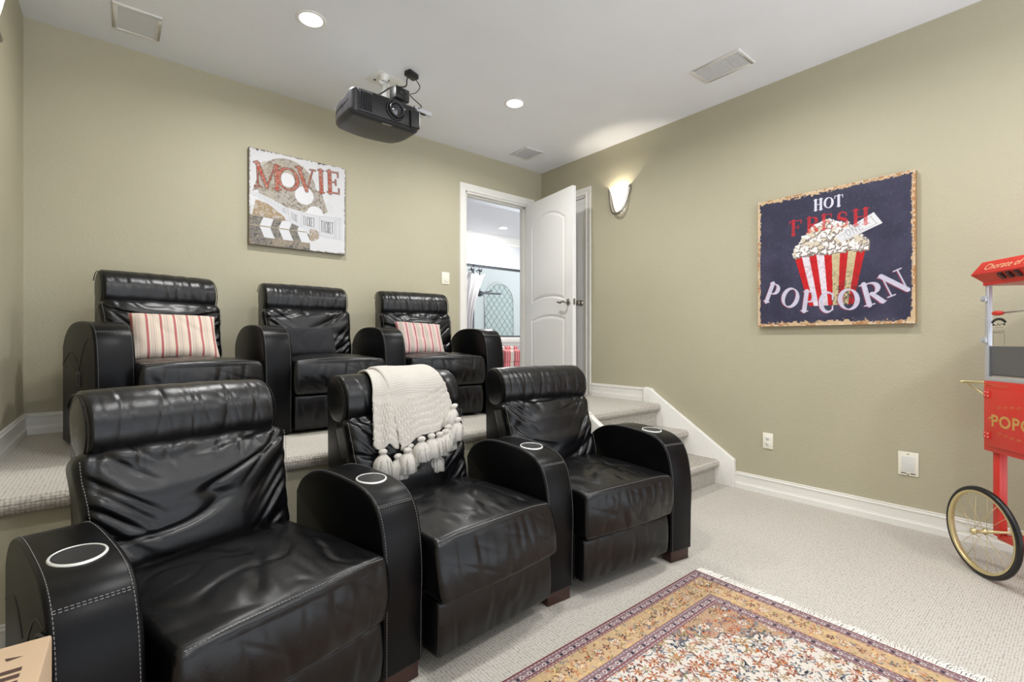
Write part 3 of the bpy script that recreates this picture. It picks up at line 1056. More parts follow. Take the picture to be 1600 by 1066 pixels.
# ------------------------------------------------------------------ throw with tassels over the middle front chair
def make_throw():
    root = empty('throw_blanket', on_chair(1, 0, 0, 0, False), FR[1], 'cream knitted throw with fat tassels draped over the middle front recliner', 'blanket')
    yc, zc = 0.705, 0.875
    ry, rzz = 0.114, 0.108
    def path(t, off):
        """arc-length in metres from behind (t<0) over the crown (t=0) and down the front"""
        ra = (ry + rzz) / 2 + off
        a = PI / 2 + t / ra          # angle, crown at 90deg, front at 180deg
        if t < 0:
            a0 = R(5)
            d = max(0.0, (a0 - a) * ra)
            a = max(a, a0)
            return yc + (ry + off) * math.cos(a), zc + (rzz + off) * math.sin(a) - d
        lim = R(176)
        if a <= lim:
            return yc + (ry + off) * math.cos(a), zc + (rzz + off) * math.sin(a) + 0.0
        d = (a - lim) * ra
        y0 = yc + (ry + off) * math.cos(lim); z0 = zc + (rzz + off) * math.sin(lim)
        return y0 - 0.36 * min(d, 0.22) - 0.10 * max(0, d - 0.22), z0 - d
    def sheet(name, xl0, xl1, xr0, xr1, t0, t1l, t1r, off, seed, ns=90, nt=150):
        mb = MB(); vs = []; fs = []
        th = 0.010
        grid = []
        for j in range(nt + 1):
            for i in range(ns + 1):
                s = i / ns
                tend = t1l + (t1r - t1l) * s
                v = j / nt
                t = t0 + (tend - t0) * v
                k = max(0, t) / max(t1l, t1r)
                x = (xl0 + (xl1 - xl0) * k) * (1 - s) + (xr0 + (xr1 - xr0) * k) * s
                o_ = off + 0.006 * nz(x * 9 + seed, t * 5, 0.3) + 0.006
                o_ += 0.008 * math.sin(s * 9 + seed + t * 4) * min(1, max(0, t) * 3)
                # knitted bands in the lower half
                e = tend - t
                if 0.005 < e < 0.165:
                    o_ += 0.0045 * abs(math.sin(PI * e / 0.029)) + 0.002 * math.sin(s * 150 * (xr0 - xl0) / 0.3 + (e // 0.029) * PI) * 1.0
                o_ += 0.0008 * math.sin(t * 500)
                if e < 0.012 or s < 0.02 or s > 0.98:
                    o_ -= 0.003
                y, z = path(t, o_)
                grid.append((x, y, z))
        N = ns + 1
        for j in range(nt):
            for i in range(ns):
                a = j * N + i
                fs.append((a, a + 1, a + N + 1, a + N))
        mb.add(grid, fs, True)
        o = mb.build(name, M['knit'], root, weld=False)
        md = o.modifiers.new('thick', 'SOLIDIFY'); md.thickness = th; md.offset = -1.0
        return o, grid, ns, nt
    a1 = sheet('folded_layer', -0.170, -0.225, -0.05, -0.105, -0.14, 0.385, 0.40, 0.010, 1.0, 50, 150)
    a2 = sheet('knitted_panel', -0.125, -0.100, 0.150, 0.240, -0.16, 0.428, 0.335, 0.022, 4.0)
    # rolled edge along the fold
    grid, ns, nt = a2[1], a2[2], a2[3]
    # tassels
    def tassel(p, L=0.085, tilt=(0, 0), s=1.5):
        L = L * 1.18
        n = 40
        prof = [(0.003, 0.0), (0.010, -0.004), (0.0135, -0.012), (0.0115, -0.020), (0.0085, -0.024), (0.0145, -0.032), (0.022, -0.045), (0.0265, -0.060), (0.0295, -L), (0.026, -L - 0.002), (0.0, -L + 0.008)]
        vs = []; fs = []
        for r_, h in prof:
            for k in range(n):
                a = 2 * PI * k / n
                rr = r_ * s * (1 + (0.10 * math.sin(k * PI) + 0.13 * nz(k * 2.1, h * 30, p[0] * 40)) * (1 if h < -0.03 else 0.3))
                hh = h + (0.008 * nz(k * 3.3, p[0] * 50, 1) if h <= -L + 0.01 else 0)
                vs.append((p[0] + rr * math.cos(a) + tilt[0] * h, p[1] + rr * 0.75 * math.sin(a) + tilt[1] * h, p[2] + hh))
        for i in range(len(prof) - 1):
            for k in range(n):
                fs.append((i * n + k, i * n + (k + 1) % n, (i + 1) * n + (k + 1) % n, (i + 1) * n + k))
        t = MB(); t.add(vs, fs, True)
        # loose strands
        for q in range(46):
            a = rnd.uniform(0, 2 * PI); r0 = 0.012 * s; r1 = rnd.uniform(0.018, 0.033) * s
            pts = [(p[0] + r0 * math.cos(a) + tilt[0] * -0.03, p[1] + r0 * 0.75 * math.sin(a) + tilt[1] * -0.03, p[2] - 0.03),
                   (p[0] + r1 * 0.85 * math.cos(a) + tilt[0] * -0.055, p[1] + r1 * 0.7 * math.sin(a) + tilt[1] * -0.055, p[2] - 0.055),
                   (p[0] + r1 * math.cos(a + 0.1) + tilt[0] * -L, p[1] + r1 * 0.75 * math.sin(a + 0.1) + tilt[1] * -L, p[2] - L - rnd.uniform(-0.004, 0.007))]
            t.tube(pts, 0.0012, 4)
        t.build('tassel', M['yarn'], root, weld=False)
    def edge(sheet_, f, back=0):
        g, ns_, nt_ = sheet_[1], sheet_[2], sheet_[3]
        return g[(nt_ - back) * (ns_ + 1) + int(f * ns_)]
    for f in (0.30, 0.93):
        p = edge(a1, f)
        tassel((p[0], p[1] - 0.012, p[2] + 0.004 - (0.02 if f > 0.5 else 0)), 0.092)
    for k, f in enumerate((0.06, 0.27, 0.47, 0.62, 0.80, 0.98)):
        p = edge(a2, f)
        tassel((p[0], p[1] - 0.014 - 0.006 * (k % 2), p[2] + 0.004), 0.092, (0.25 if f > 0.7 else 0, 0))
    # a second, deeper layer of tassels
    p = edge(a2, 0.58); tassel((p[0] + 0.005, p[1] + 0.004, p[2] - 0.075), 0.088)
    p = edge(a2, 0.15); tassel((p[0], p[1] + 0.012, p[2] - 0.006), 0.085)
    p = edge(a2, 0.88); tassel((p[0] - 0.005, p[1] + 0.010, p[2] - 0.035), 0.085)
    p = edge(a2, 0.98, 14); tassel((p[0] + 0.012, p[1] - 0.006, p[2] + 0.01), 0.085, (0.5, 0))
    p = edge(a2, 0.70); tassel((p[0] + 0.01, p[1] - 0.022, p[2] + 0.004), 0.085, (0.1, 0))
    return root
make_throw()

# ------------------------------------------------------------------ raster painting for canvases and the rug
class Canvas:
    def __init__(s, w, h, nx, ny, base):
        s.w, s.h, s.nx, s.ny = w, h, nx, ny
        s.U, s.V = np.meshgrid(np.linspace(0, 1, nx), np.linspace(0, 1, ny))
        s.C = np.ones((ny, nx, 3)) * np.array(base[:3])
        g = np.random.RandomState(5)
        s.g = g
        s.asp = w / h
    def fbm(s, scale, octs=4, seed=0):
        g = np.random.RandomState(seed)
        out = np.zeros((s.ny, s.nx)); amp = 1.0; tot = 0
        for o in range(octs):
            n = int(scale * 2 ** o) + 2
            grid = g.rand(n + 1, n + 1)
            x = s.U * (n - 1); y = s.V * (n - 1)
            xi = x.astype(int); yi = y.astype(int)
            fx = x - xi; fy = y - yi
            fx = fx * fx * (3 - 2 * fx); fy = fy * fy * (3 - 2 * fy)
            v = (grid[yi, xi] * (1 - fx) + grid[yi, xi + 1] * fx) * (1 - fy) + (grid[yi + 1, xi] * (1 - fx) + grid[yi + 1, xi + 1] * fx) * fy
            out += v * amp; tot += amp; amp *= 0.55
        return out / tot
    def blend(s, mask, col):
        m = np.clip(mask, 0, 1)[..., None]
        s.C = s.C * (1 - m) + np.array(col[:3]) * m
    def win(s, u0, u1, v0, v1):
        i0 = max(0, int(u0 * (s.nx - 1))); i1 = min(s.nx, int(u1 * (s.nx - 1)) + 2)
        j0 = max(0, int(v0 * (s.ny - 1))); j1 = min(s.ny, int(v1 * (s.ny - 1)) + 2)
        return slice(j0, j1), slice(i0, i1)
    def stroke_mask(s, strokes, soft=None):
        """strokes: list of (points, w0, w1) in canvas uv (v scaled like u)"""
        soft = soft or 0.6 / s.nx
        m = np.zeros((s.ny, s.nx))
        for pts, w0, w1 in strokes:
            n = len(pts) - 1
            for k in range(n):
                (ax, ay), (bx, by) = pts[k], pts[k + 1]
                wa = w0 + (w1 - w0) * k / n if not callable(w0) else w0(k / n)
                wb = w0 + (w1 - w0) * (k + 1) / n if not callable(w0) else w0((k + 1) / n)
                mw = max(wa, wb)
                sl = s.win(min(ax, bx) - mw, max(ax, bx) + mw, min(ay, by) - mw, max(ay, by) + mw)
                U = s.U[sl]; V = s.V[sl]
                if U.size == 0: continue
                dx, dy = bx - ax, by - ay
                L2 = dx * dx + dy * dy + 1e-12
                t = np.clip(((U - ax) * dx + (V - ay) * dy) / L2, 0, 1)
                d = np.hypot(U - ax - t * dx, V - ay - t * dy) - (wa + (wb - wa) * t) / 2
                m[sl] = np.maximum(m[sl], np.clip(0.5 - d / soft, 0, 1))
        return m
    def poly_mask(s, pts):
        inside = np.zeros((s.ny, s.nx), bool)
        n = len(pts)
        for i in range(n):
            x1, y1 = pts[i]; x2, y2 = pts[(i + 1) % n]
            if y1 == y2: continue
            c = ((y1 > s.V) != (y2 > s.V)) & (s.U < (x2 - x1) * (s.V - y1) / (y2 - y1) + x1)
            inside ^= c
        return inside.astype(float)
    def disc(s, cx, cy, r, sy=1.0):
        return np.clip(0.5 + (r - np.hypot(s.U - cx, (s.V - cy) / sy)) * s.nx * 0.7, 0, 1)

def arc(cx, cy, rx, ry, a0, a1, n=24):
    return [(cx + rx * math.cos(R(a0 + (a1 - a0) * k / n)), cy + ry * math.sin(R(a0 + (a1 - a0) * k / n))) for k in range(n + 1)]

def glyph(ch):
    """serif letter on a unit cell; returns [(pts, w0, w1)] widths in cell heights"""
    K, t = 0.20, 0.055
    f = lambda x0, x1, y: ([(x0, y), (x1, y)], t, t)
    def ell(cx, rx):
        pts = arc(cx, 0.5, rx, 0.47, 90, 450, 48)
        return [(pts, lambda q: t + (K - t) * abs(math.sin(2 * PI * q + 0.25)) ** 1.3, 0)]
    if ch == 'M': return [([(0.12, 0), (0.12, 1)], t, t), ([(0.12, 1), (0.46, 0.03)], K, K * .8), ([(0.46, 0.03), (0.82, 1)], t, t), ([(0.86, 1), (0.86, 0)], K, K), f(0, .24, 0), f(.70, 1.0, 0), f(0, .2, 1), f(.8, 1.0, 1)]
    if ch == 'O': return ell(0.5, 0.40)
    if ch == 'V': return [([(0.14, 1), (0.5, 0.02)], K, K * .8), ([(0.5, 0.02), (0.86, 1)], t, t), f(0, .3, 1), f(.72, 1, 1)]
    if ch == 'I': return [([(0.5, 0), (0.5, 1)], K, K), f(.26, .74, 0), f(.26, .74, 1)]
    if ch == 'E': return [([(0.25, 0), (0.25, 1)], K, K), f(.05, .9, 0.02), f(.05, .86, 0.98), f(.25, .68, .52), ([(.9, 0), (.9, .24)], t, t), ([(.86, 1), (.86, .78)], t, t), ([(.68, .4), (.68, .64)], t, t)]
    if ch == 'F': return [([(0.25, 0), (0.25, 1)], K, K), f(.05, .45, 0.02), f(-.05, .9, 0.98), f(.25, .68, .52), ([(.9, 1), (.9, .76)], t, t), ([(.68, .4), (.68, .64)], t, t), ([(-.05, .98), (-.08, .82)], t * 1.4, t)]
    if ch == 'H': return [([(0.2, 0), (0.2, 1)], K, K), ([(0.8, 0), (0.8, 1)], K, K), f(.2, .8, .52), f(0, .4, 0.01), f(.6, 1, 0.01), f(0, .4, .99), f(.6, 1, .99)]
    if ch == 'T': return [([(0.5, 0), (0.5, 1)], K, K), f(.28, .72, 0.01), f(.04, .96, .98), ([(.04, 1), (.04, .76)], t, t), ([(.96, 1), (.96, .76)], t, t)]
    if ch == 'P': return [([(0.26, 0), (0.26, 1)], K, K), f(.04, .5, 0.01), ([(0.06, .98)] + arc(.5, .73, .32, .25, 90, -90, 20) + [(.3, .48)], lambda q: t + (K - t) * max(0, math.sin(PI * q)) ** 2, 0)]
    if ch == 'R': return glyph('P') + [([(0.5, .48), (0.86, 0.03)], K * .9, K), f(.74, 1.0, .02)]
    if ch == 'N': return [([(0.16, 0), (0.16, 1)], t, t), ([(0.14, 1), (0.84, 0.02)], K, K), ([(0.84, 0), (0.84, 1)], t, t), f(0, .32, 0.01), f(0, .2, .99), f(.68, 1, .99)]
    if ch == 'C': return [(arc(.54, .5, .42, .47, 50, 310, 36), lambda q: t + (K - t) * max(0, math.sin(PI * q)) ** 1.3, 0), ([(.84, .62), (.84, .92)], t * 1.3, t), ([(.84, .12), (.84, .3)], t, t)]
    if ch == 'S': return [(arc(.5, .74, .30, .24, 20, 215, 18) + arc(.5, .27, .34, .25, 75, -160, 20), lambda q: t + (K - t) * max(0, math.sin(PI * q)) ** 2, 0), ([(.8, .7), (.8, .95)], t, t), ([(.14, .3), (.14, .05)], t, t)]
    if ch == 'K': return [([(0.22, 0), (0.22, 1)], K * .8, K * .8), ([(0.25, .42), (0.85, 1)], t, t), ([(0.42, .55), (0.88, 0)], K * .8, K * .8)]
    return []
def sans(ch):
    k = 0.14
    P = {'T': [[(0.5, 0), (0.5, 1)], [(0, 1), (1, 1)]], 'I': [[(.5, 0), (.5, 1)]], 'C': [arc(.55, .5, .42, .5, 50, 310, 16)],
         'K': [[(.1, 0), (.1, 1)], [(.1, .4), (.9, 1)], [(.35, .6), (.95, 0)]], 'E': [[(.9, 0), (.1, 0), (.1, 1), (.9, 1)], [(.1, .5), (.7, .5)]],
         'O': [arc(.5, .5, .4, .5, 0, 360, 20)], 'N': [[(.1, 0), (.1, 1), (.9, 0), (.9, 1)]], 'A': [[(0, 0), (.5, 1), (1, 0)], [(.2, .35), (.8, .35)]],
         'D': [[(.1, 0), (.1, 1), (.5, 1), (.9, .7), (.9, .3), (.5, 0), (.1, 0)]], 'M': [[(0, 0), (0, 1), (.5, .3), (1, 1), (1, 0)]]}.get(ch, [])
    return [(p, k, k) for p in P]
def place(strokes, cx, cy, w, h, rot=0.0, shear=0.0, wk=1.0):
    """cell (0..1)^2 -> canvas; widths scale with h"""
    out = []
    c, s_ = math.cos(rot), math.sin(rot)
    for pts, w0, w1 in strokes:
        q = []
        for x, y in pts:
            a = (x - 0.5) * w + shear * (y - 0.5) * h; b = (y - 0.5) * h
            q.append((cx + c * a - s_ * b, cy + s_ * a + c * b))
        out.append((q, (lambda f: (lambda t_: f(t_) * h * wk))(w0) if callable(w0) else w0 * h * wk, 0 if callable(w0) else w1 * h * wk))
    return out

def canvas_mesh(name, cv, thick, parent, edge_mat, mat_):
    """panel in local XZ plane, facing -Y, origin at centre of back"""
    nx, ny, w, h = cv.nx, cv.ny, cv.w, cv.h
    X = (cv.U - 0.5) * w; Z = (cv.V - 0.5) * h
    V = np.stack([X.ravel(), np.full(X.size, -thick), Z.ravel()], 1)
    ii, jj = np.meshgrid(np.arange(nx - 1), np.arange(ny - 1))
    a = (jj * nx + ii).ravel()
    F = np.stack([a, a + 1, a + nx + 1, a + nx], 1)
    me = bpy.data.meshes.new(name)
    me.from_pydata(V.tolist(), [], F.tolist())
    me.materials.append(mat_)
    ca = me.color_attributes.new('Col', 'FLOAT_COLOR', 'POINT')
    col = np.concatenate([cv.C.reshape(-1, 3), np.ones((nx * ny, 1))], 1).astype(np.float32)
    ca.data.foreach_set('color', col.ravel())
    o = bpy.data.objects.new(name, me); COL.objects.link(o); o.parent = parent
    return o

# --- film picture
cv = Canvas(0.71, 0.71, 560, 560, S(226, 226, 228))
f1 = cv.fbm(60, 3, 1); f2 = cv.fbm(9, 5, 2); f3 = cv.fbm(120, 2, 3)
cv.blend((f2 > 0.56) * 0.12, S(190, 188, 190))
taupe = S(160, 148, 130)
reel = np.maximum(cv.disc(0.37, 0.66, 0.30), cv.poly_mask([(0.12, .84), (0.40, .90), (0.74, .64), (0.80, .46), (0.74, .425), (0.60, .46), (0.36, .52), (0.12, .60), (.03, .55)]))
reel *= (cv.V > 0.36) * 1.0
cv.blend(reel * (0.75 + 0.35 * (f1 - 0.5)), taupe)
cv.blend(reel * (f1 > 0.6) * 0.6, S(110, 98, 84))
cv.blend(reel * (f2 > 0.55) * 0.4, S(196, 186, 164))
for (a, b, r_) in ((0.545, 0.60, 0.098), (0.37, 0.735, 0.075), (0.66, 0.415, 0.088), (0.04, 0.46, 0.05)):
    cv.blend(cv.disc(a, b, r_), S(232, 232, 234))
cv.blend(cv.disc(0.17, 0.80, 0.09) * (f1 > 0.45) * 0.5, S(176, 158, 134))
# lower-left brown patch and clapper board
cv.blend(cv.poly_mask([(0.03, .30), (0.06, .47), (0.20, .44), (0.34, .33), (.36, .29)]) * (0.6 + 0.5 * (f1 > 0.45)), S(172, 150, 118))
board = cv.poly_mask([(0, 0), (0.605, 0), (0.605, .20), (0.60, .275), (0.35, .30), (0, .31)])
cv.blend(board, S(128, 124, 120))
cv.blend(board * (f1 > 0.55) * 0.7, S(86, 84, 84))
cv.blend(board * (f3 > 0.58) * 0.6, S(176, 166, 146))
cv.blend(cv.poly_mask([(0, 0), (0.605, 0), (0.605, .10), (0, .09)]) * (f2 > 0.45) * 0.5, S(178, 162, 138))
for k in range(3):
    x = 0.10 + 0.185 * k
    cv.blend(cv.poly_mask([(x, .205), (x + 0.105, .205), (x + .135, .295), (x + .035, .295)]), S(228, 229, 232))
    cv.blend(cv.poly_mask([(x, .195), (x + 0.10, .195), (x + .145, .085), (x + .045, .085)]), S(228, 229, 232))
cv.blend(cv.stroke_mask([([(0, .20), (.62, .20)], .012, .012), ([(0, .305), (.34, .29)], .010, .008)]), S(170, 160, 140))
# ticket ribbon
rib = cv.poly_mask([(0.03, .50), (0.08, .545), (0.22, .50), (0.36, .44), (0.52, .42), (0.66, .40), (0.96, .42), (0.97, .15), (0.72, .17), (0.66, .12), (0.52, .24), (.40, .28), (.33, .34), (0.20, .43), (0.07, .50)])
cv.blend(rib, S(218, 218, 222))
cv.blend(cv.disc(0.635, .155, .09) * cv.poly_mask([(0.60, .30), (0.74, .30), (0.70, .06), (0.60, .12)]) * (cv.U < 0.70) * (0.55 + 0.45 * (f1 > .5)), S(168, 148, 124))
cv.blend(cv.poly_mask([(0.61, .0), (1, 0), (1, .16), (0.72, .16), (0.66, .12), (0.61, .1)]), S(226, 226, 228))
lines = [([(.71, .40), (.71, .18)], .004, .004), ([(.93, .41), (.93, .17)], .004, .004), ([(.71, .40), (.96, .41)], .003, .003), ([(.71, .18), (.96, .17)], .003, .003),
         ([(.52, .41), (.51, .24)], .004, .004), ([(.52, .41), (.70, .40)], .003, .003), ([(.37, .44), (.40, .28)], .004, .004)]
for k in range(9):
    lines.append(([(.10 + k * .035, .525 - k * .012), (.12 + k * .032, .495 - k * .016)], .003, .003))
for k in range(7):
    lines.append((arc(.885, .37 - k * .03, .013, .011, 0, 300, 8), .004, .004))
cv.blend(cv.stroke_mask(lines) * 0.6, S(150, 150, 154))
for word, x0, x1, y0, y1, hh in (('TICKET', .722, .862, .29, .285, .125), ('TICKET', .53, .655, .325, .315, .10), ('TICKE', .405, .475, .36, .33, .075), ('KET', .32, .37, .41, .39, .05)):
    st_ = []
    n_ = len(word)
    for k, ch in enumerate(word):
        q = (k + 0.5) / n_
        st_ += place(sans(ch), x0 + (x1 - x0) * q, y0 + (y1 - y0) * q, (x1 - x0) / n_ * 0.60, hh, wk=0.42)
    cv.blend(cv.stroke_mask(st_) * (0.85 if hh > .08 else .6), S(66, 64, 66))
# MOVIE
st_ = []
for ch, cx, w_, cy_ in (('M', .175, .25, .735), ('O', .378, .235, .745), ('V', .565, .205, .775), ('I', .725, .12, .795), ('E', .86, .155, .81)):
    st_ += place(glyph(ch), cx, cy_, w_, .245, 0.04, wk=0.72)
lm = cv.stroke_mask(st_)
big = cv.stroke_mask([(p, (lambda f: (lambda q: f(q) + .014))(a) if callable(a) else a + .014, 0 if callable(a) else b + .014) for p, a, b in st_])
cv.blend(big * 0.8, S(98, 74, 66))
cv.blend(lm * (0.5 + 0.5 * (f1 > 0.42)), S(176, 84, 66))
cv.blend(lm * (f3 > 0.56) * 0.6, S(222, 176, 156))
# worn border
ed = np.minimum(np.minimum(cv.U, 1 - cv.U), np.minimum(cv.V, 1 - cv.V))
cv.blend(((ed + 0.03 * (f1 - 0.5)) < 0.008) * 0.8, S(120, 108, 92))
cv.blend((((1 - cv.V) + 0.05 * (f1 - 0.5)) < 0.012) * (f2 > 0.5) * 0.9, S(96, 88, 78))
cv.C *= 0.80
pic = empty('canvas_picture', (1.10, YB - 0.001, 2.197), 0, 'square film picture reading MOVIE above a clapper and ticket, on the back wall', 'picture')
mb = MB(); mb.box(-0.3548, 0.3548, -0.0345, 0, -0.3548, 0.3548); mb.build('stretcher_frame', plain('canvas_edge', S(120, 108, 92), 0.8), pic)
canvas_mesh('painted_canvas', cv, 0.035, pic, None, M['picture_paint'])

# --- popcorn sign
cv = Canvas(0.905, 0.915, 460, 460, S(54, 54, 72))
f1 = cv.fbm(60, 3, 11); f2 = cv.fbm(6, 5, 12); f3 = cv.fbm(110, 2, 13)
cv.blend(np.clip((f2 - 0.4) * 1.4, 0, 0.5), S(78, 76, 96))
cv.blend((f3 > 0.7) * 0.12, S(110, 108, 118))
# bag
NST = 9
for k in range(NST):
    a0, a1 = k / NST, (k + 1) / NST
    top = lambda q: (0.268 + (0.728 - 0.268) * q, 0.565 - 0.02 * q)
    bot = lambda q: (0.375 + (0.655 - 0.375) * q, 0.145)
    colr = S(196, 32, 36) if k % 2 == 0 else (S(224, 216, 220) if k < 4 else S(206, 192, 148))
    (x0, y0), (x1, y1) = top(a0), top(a1)
    p = [(x0, y0 - .02)] + [(x0 + (x1 - x0) * q, y0 + (y1 - y0) * q - 0.02 + 0.032 * math.sin(PI * q)) for q in np.linspace(0.1, 0.9, 7)] + [(x1, y1 - .02), bot(a1), bot(a0)]
    cv.blend(cv.poly_mask(p), colr)
bagm = cv.poly_mask([(0.268, .545), (.728, .525), (.655, .145), (.375, .145)])
cv.blend(bagm * (f1 > 0.56) * (cv.U > 0.52) * 0.65 * np.clip((0.55 - cv.V) * 3, 0, 1), S(56, 44, 40))
cv.blend(bagm * (f1 < 0.44) * 0.25, S(120, 20, 24))
cv.blend(bagm * (cv.U > 0.56) * (f3 > 0.6) * np.clip((0.45 - cv.V) * 4, 0, 1) * 0.8, S(60, 52, 60))
# popcorn heap
g = np.random.RandomState(3)
for k in range(420):
    q = g.rand(); u = 0.275 + 0.455 * q
    vmax = 0.565 + 0.20 * math.sin(PI * q) ** 0.9; v = 0.535 + (vmax - 0.535) * g.rand()
    rr = 0.010 + 0.012 * g.rand()
    sl = cv.win(u - .04, u + .04, v - .04, v + .04)
    U, V_ = cv.U[sl], cv.V[sl]
    t_ = g.rand()
    for (dx, dy, sc_, colr) in ((0.004, -0.006, 1.15, S(128, 116, 104)), (0, 0, 1.0, S(236, 232, 226) if t_ > 0.3 else S(216, 204, 178))):
        ang = np.arctan2(V_ - v - dy, U - u - dx)
        rad = rr * sc_ * (1 + 0.25 * np.sin(ang * 3 + t_ * 9) + 0.12 * np.sin(ang * 7 + t_ * 20))
        m = np.clip(0.5 + (rad - np.hypot(U - u - dx, V_ - v - dy)) * cv.nx * 0.6, 0, 1)[..., None]
        cv.C[sl] = cv.C[sl] * (1 - m) + np.array(colr[:3]) * m
# ticket stub
tq = [(.545, .645), (.58, .59), (.825, .685), (.775, .768)]
cv.blend(cv.poly_mask(tq), S(222, 222, 220))
a_ = math.atan2(.105, .24)
st_ = []
for k, ch in enumerate('ONE'):
    st_ += place(sans(ch), .625 + .035 * k, .655 + .0150 * k, .028, .05, a_)
cv.blend(cv.stroke_mask(st_) * 0.5, S(120, 120, 118))
cv.blend(cv.stroke_mask([([(.57, .638), (.765, .745)], .004, .004), ([(.595, .603), (.80, .69)], .004, .004), ([(.60, .655), (.61, .60)], .004, .004), ([(.755, .745), (.79, .69)], .006, .006)]) * 0.5, S(130, 130, 126))
# words
st_ = []
for ch, cx, w_ in (('H', .435, .058), ('O', .503, .062), ('T', .567, .054)):
    st_ += place(glyph(ch), cx, .893, w_, .078)
cv.blend(cv.stroke_mask(st_), S(214, 212, 222))
st_ = []
for k, (ch, cx, w_) in enumerate((('F', .285, .082), ('R', .395, .088), ('E', .492, .078), ('S', .59, .078), ('H', .70, .098))):
    st_ += place(glyph(ch), cx, .750 + 0.006 * math.sin(PI * k / 4), w_, .108)
lm = cv.stroke_mask(st_)
cv.blend(lm * (0.72 + 0.5 * (f1 - 0.4)), S(206, 44, 46))
cv.blend(lm * (f3 > 0.62) * 0.4, S(60, 40, 52))
st_ = []
for ch, cx, cy_, w_, rot in (('P', .112, .262, .095, -20), ('O', .243, .218, .125, -14), ('P', .373, .182, .100, -7), ('C', .493, .168, .105, 0), ('O', .628, .180, .130, 6), ('R', .765, .212, .130, 13), ('N', .890, .272, .135, 22)):
    st_ += place(glyph(ch), cx, cy_, w_, .150, R(rot))
big = cv.stroke_mask([([(x - .006, y - .004) for x, y in p], a, b) for p, a, b in st_])
cv.blend(big * 0.7, S(150, 60, 80))
cv.blend(cv.stroke_mask(st_) * (0.9 + 0.2 * (f1 - 0.5)), S(206, 204, 218))
# worn paper border
ed = np.minimum(np.minimum(cv.U, 1 - cv.U), np.minimum(cv.V, 1 - cv.V))
e2 = np.minimum(cv.U, np.minimum(1 - cv.U, np.minimum(cv.V * 0.62, (1 - cv.V) * 0.8)))
cv.blend(np.clip((0.020 - (e2 + 0.035 * (f1 - 0.5) + 0.02 * (f2 - .5))) * 220, 0, 1), S(206, 178, 138))
cv.blend(np.clip((0.012 - (e2 + 0.03 * (f3 - 0.5))) * 220, 0, 1) * (f2 > 0.48), S(176, 128, 84))
cv.blend(np.clip((0.026 - (ed + 0.05 * (f1 - 0.5))) * 200, 0, 1) * (f1 > 0.56) * 0.8, S(220, 200, 168))
cv.C *= np.array([0.92, 0.92, 0.97])
sign = empty('popcorn_sign', (XR - 0.001, 1.12, 1.693), R(-90), 'navy poster board reading HOT FRESH POPCORN, on the long right wall', 'picture')
mb = MB(); mb.box(-0.4523, 0.4523, -0.0395, 0, -0.4573, 0.4573); mb.build('stretcher_frame', plain('sign_edge', S(150, 118, 72), 0.8), sign)
canvas_mesh('painted_board', cv, 0.040, sign, None, M['picture_paint'])

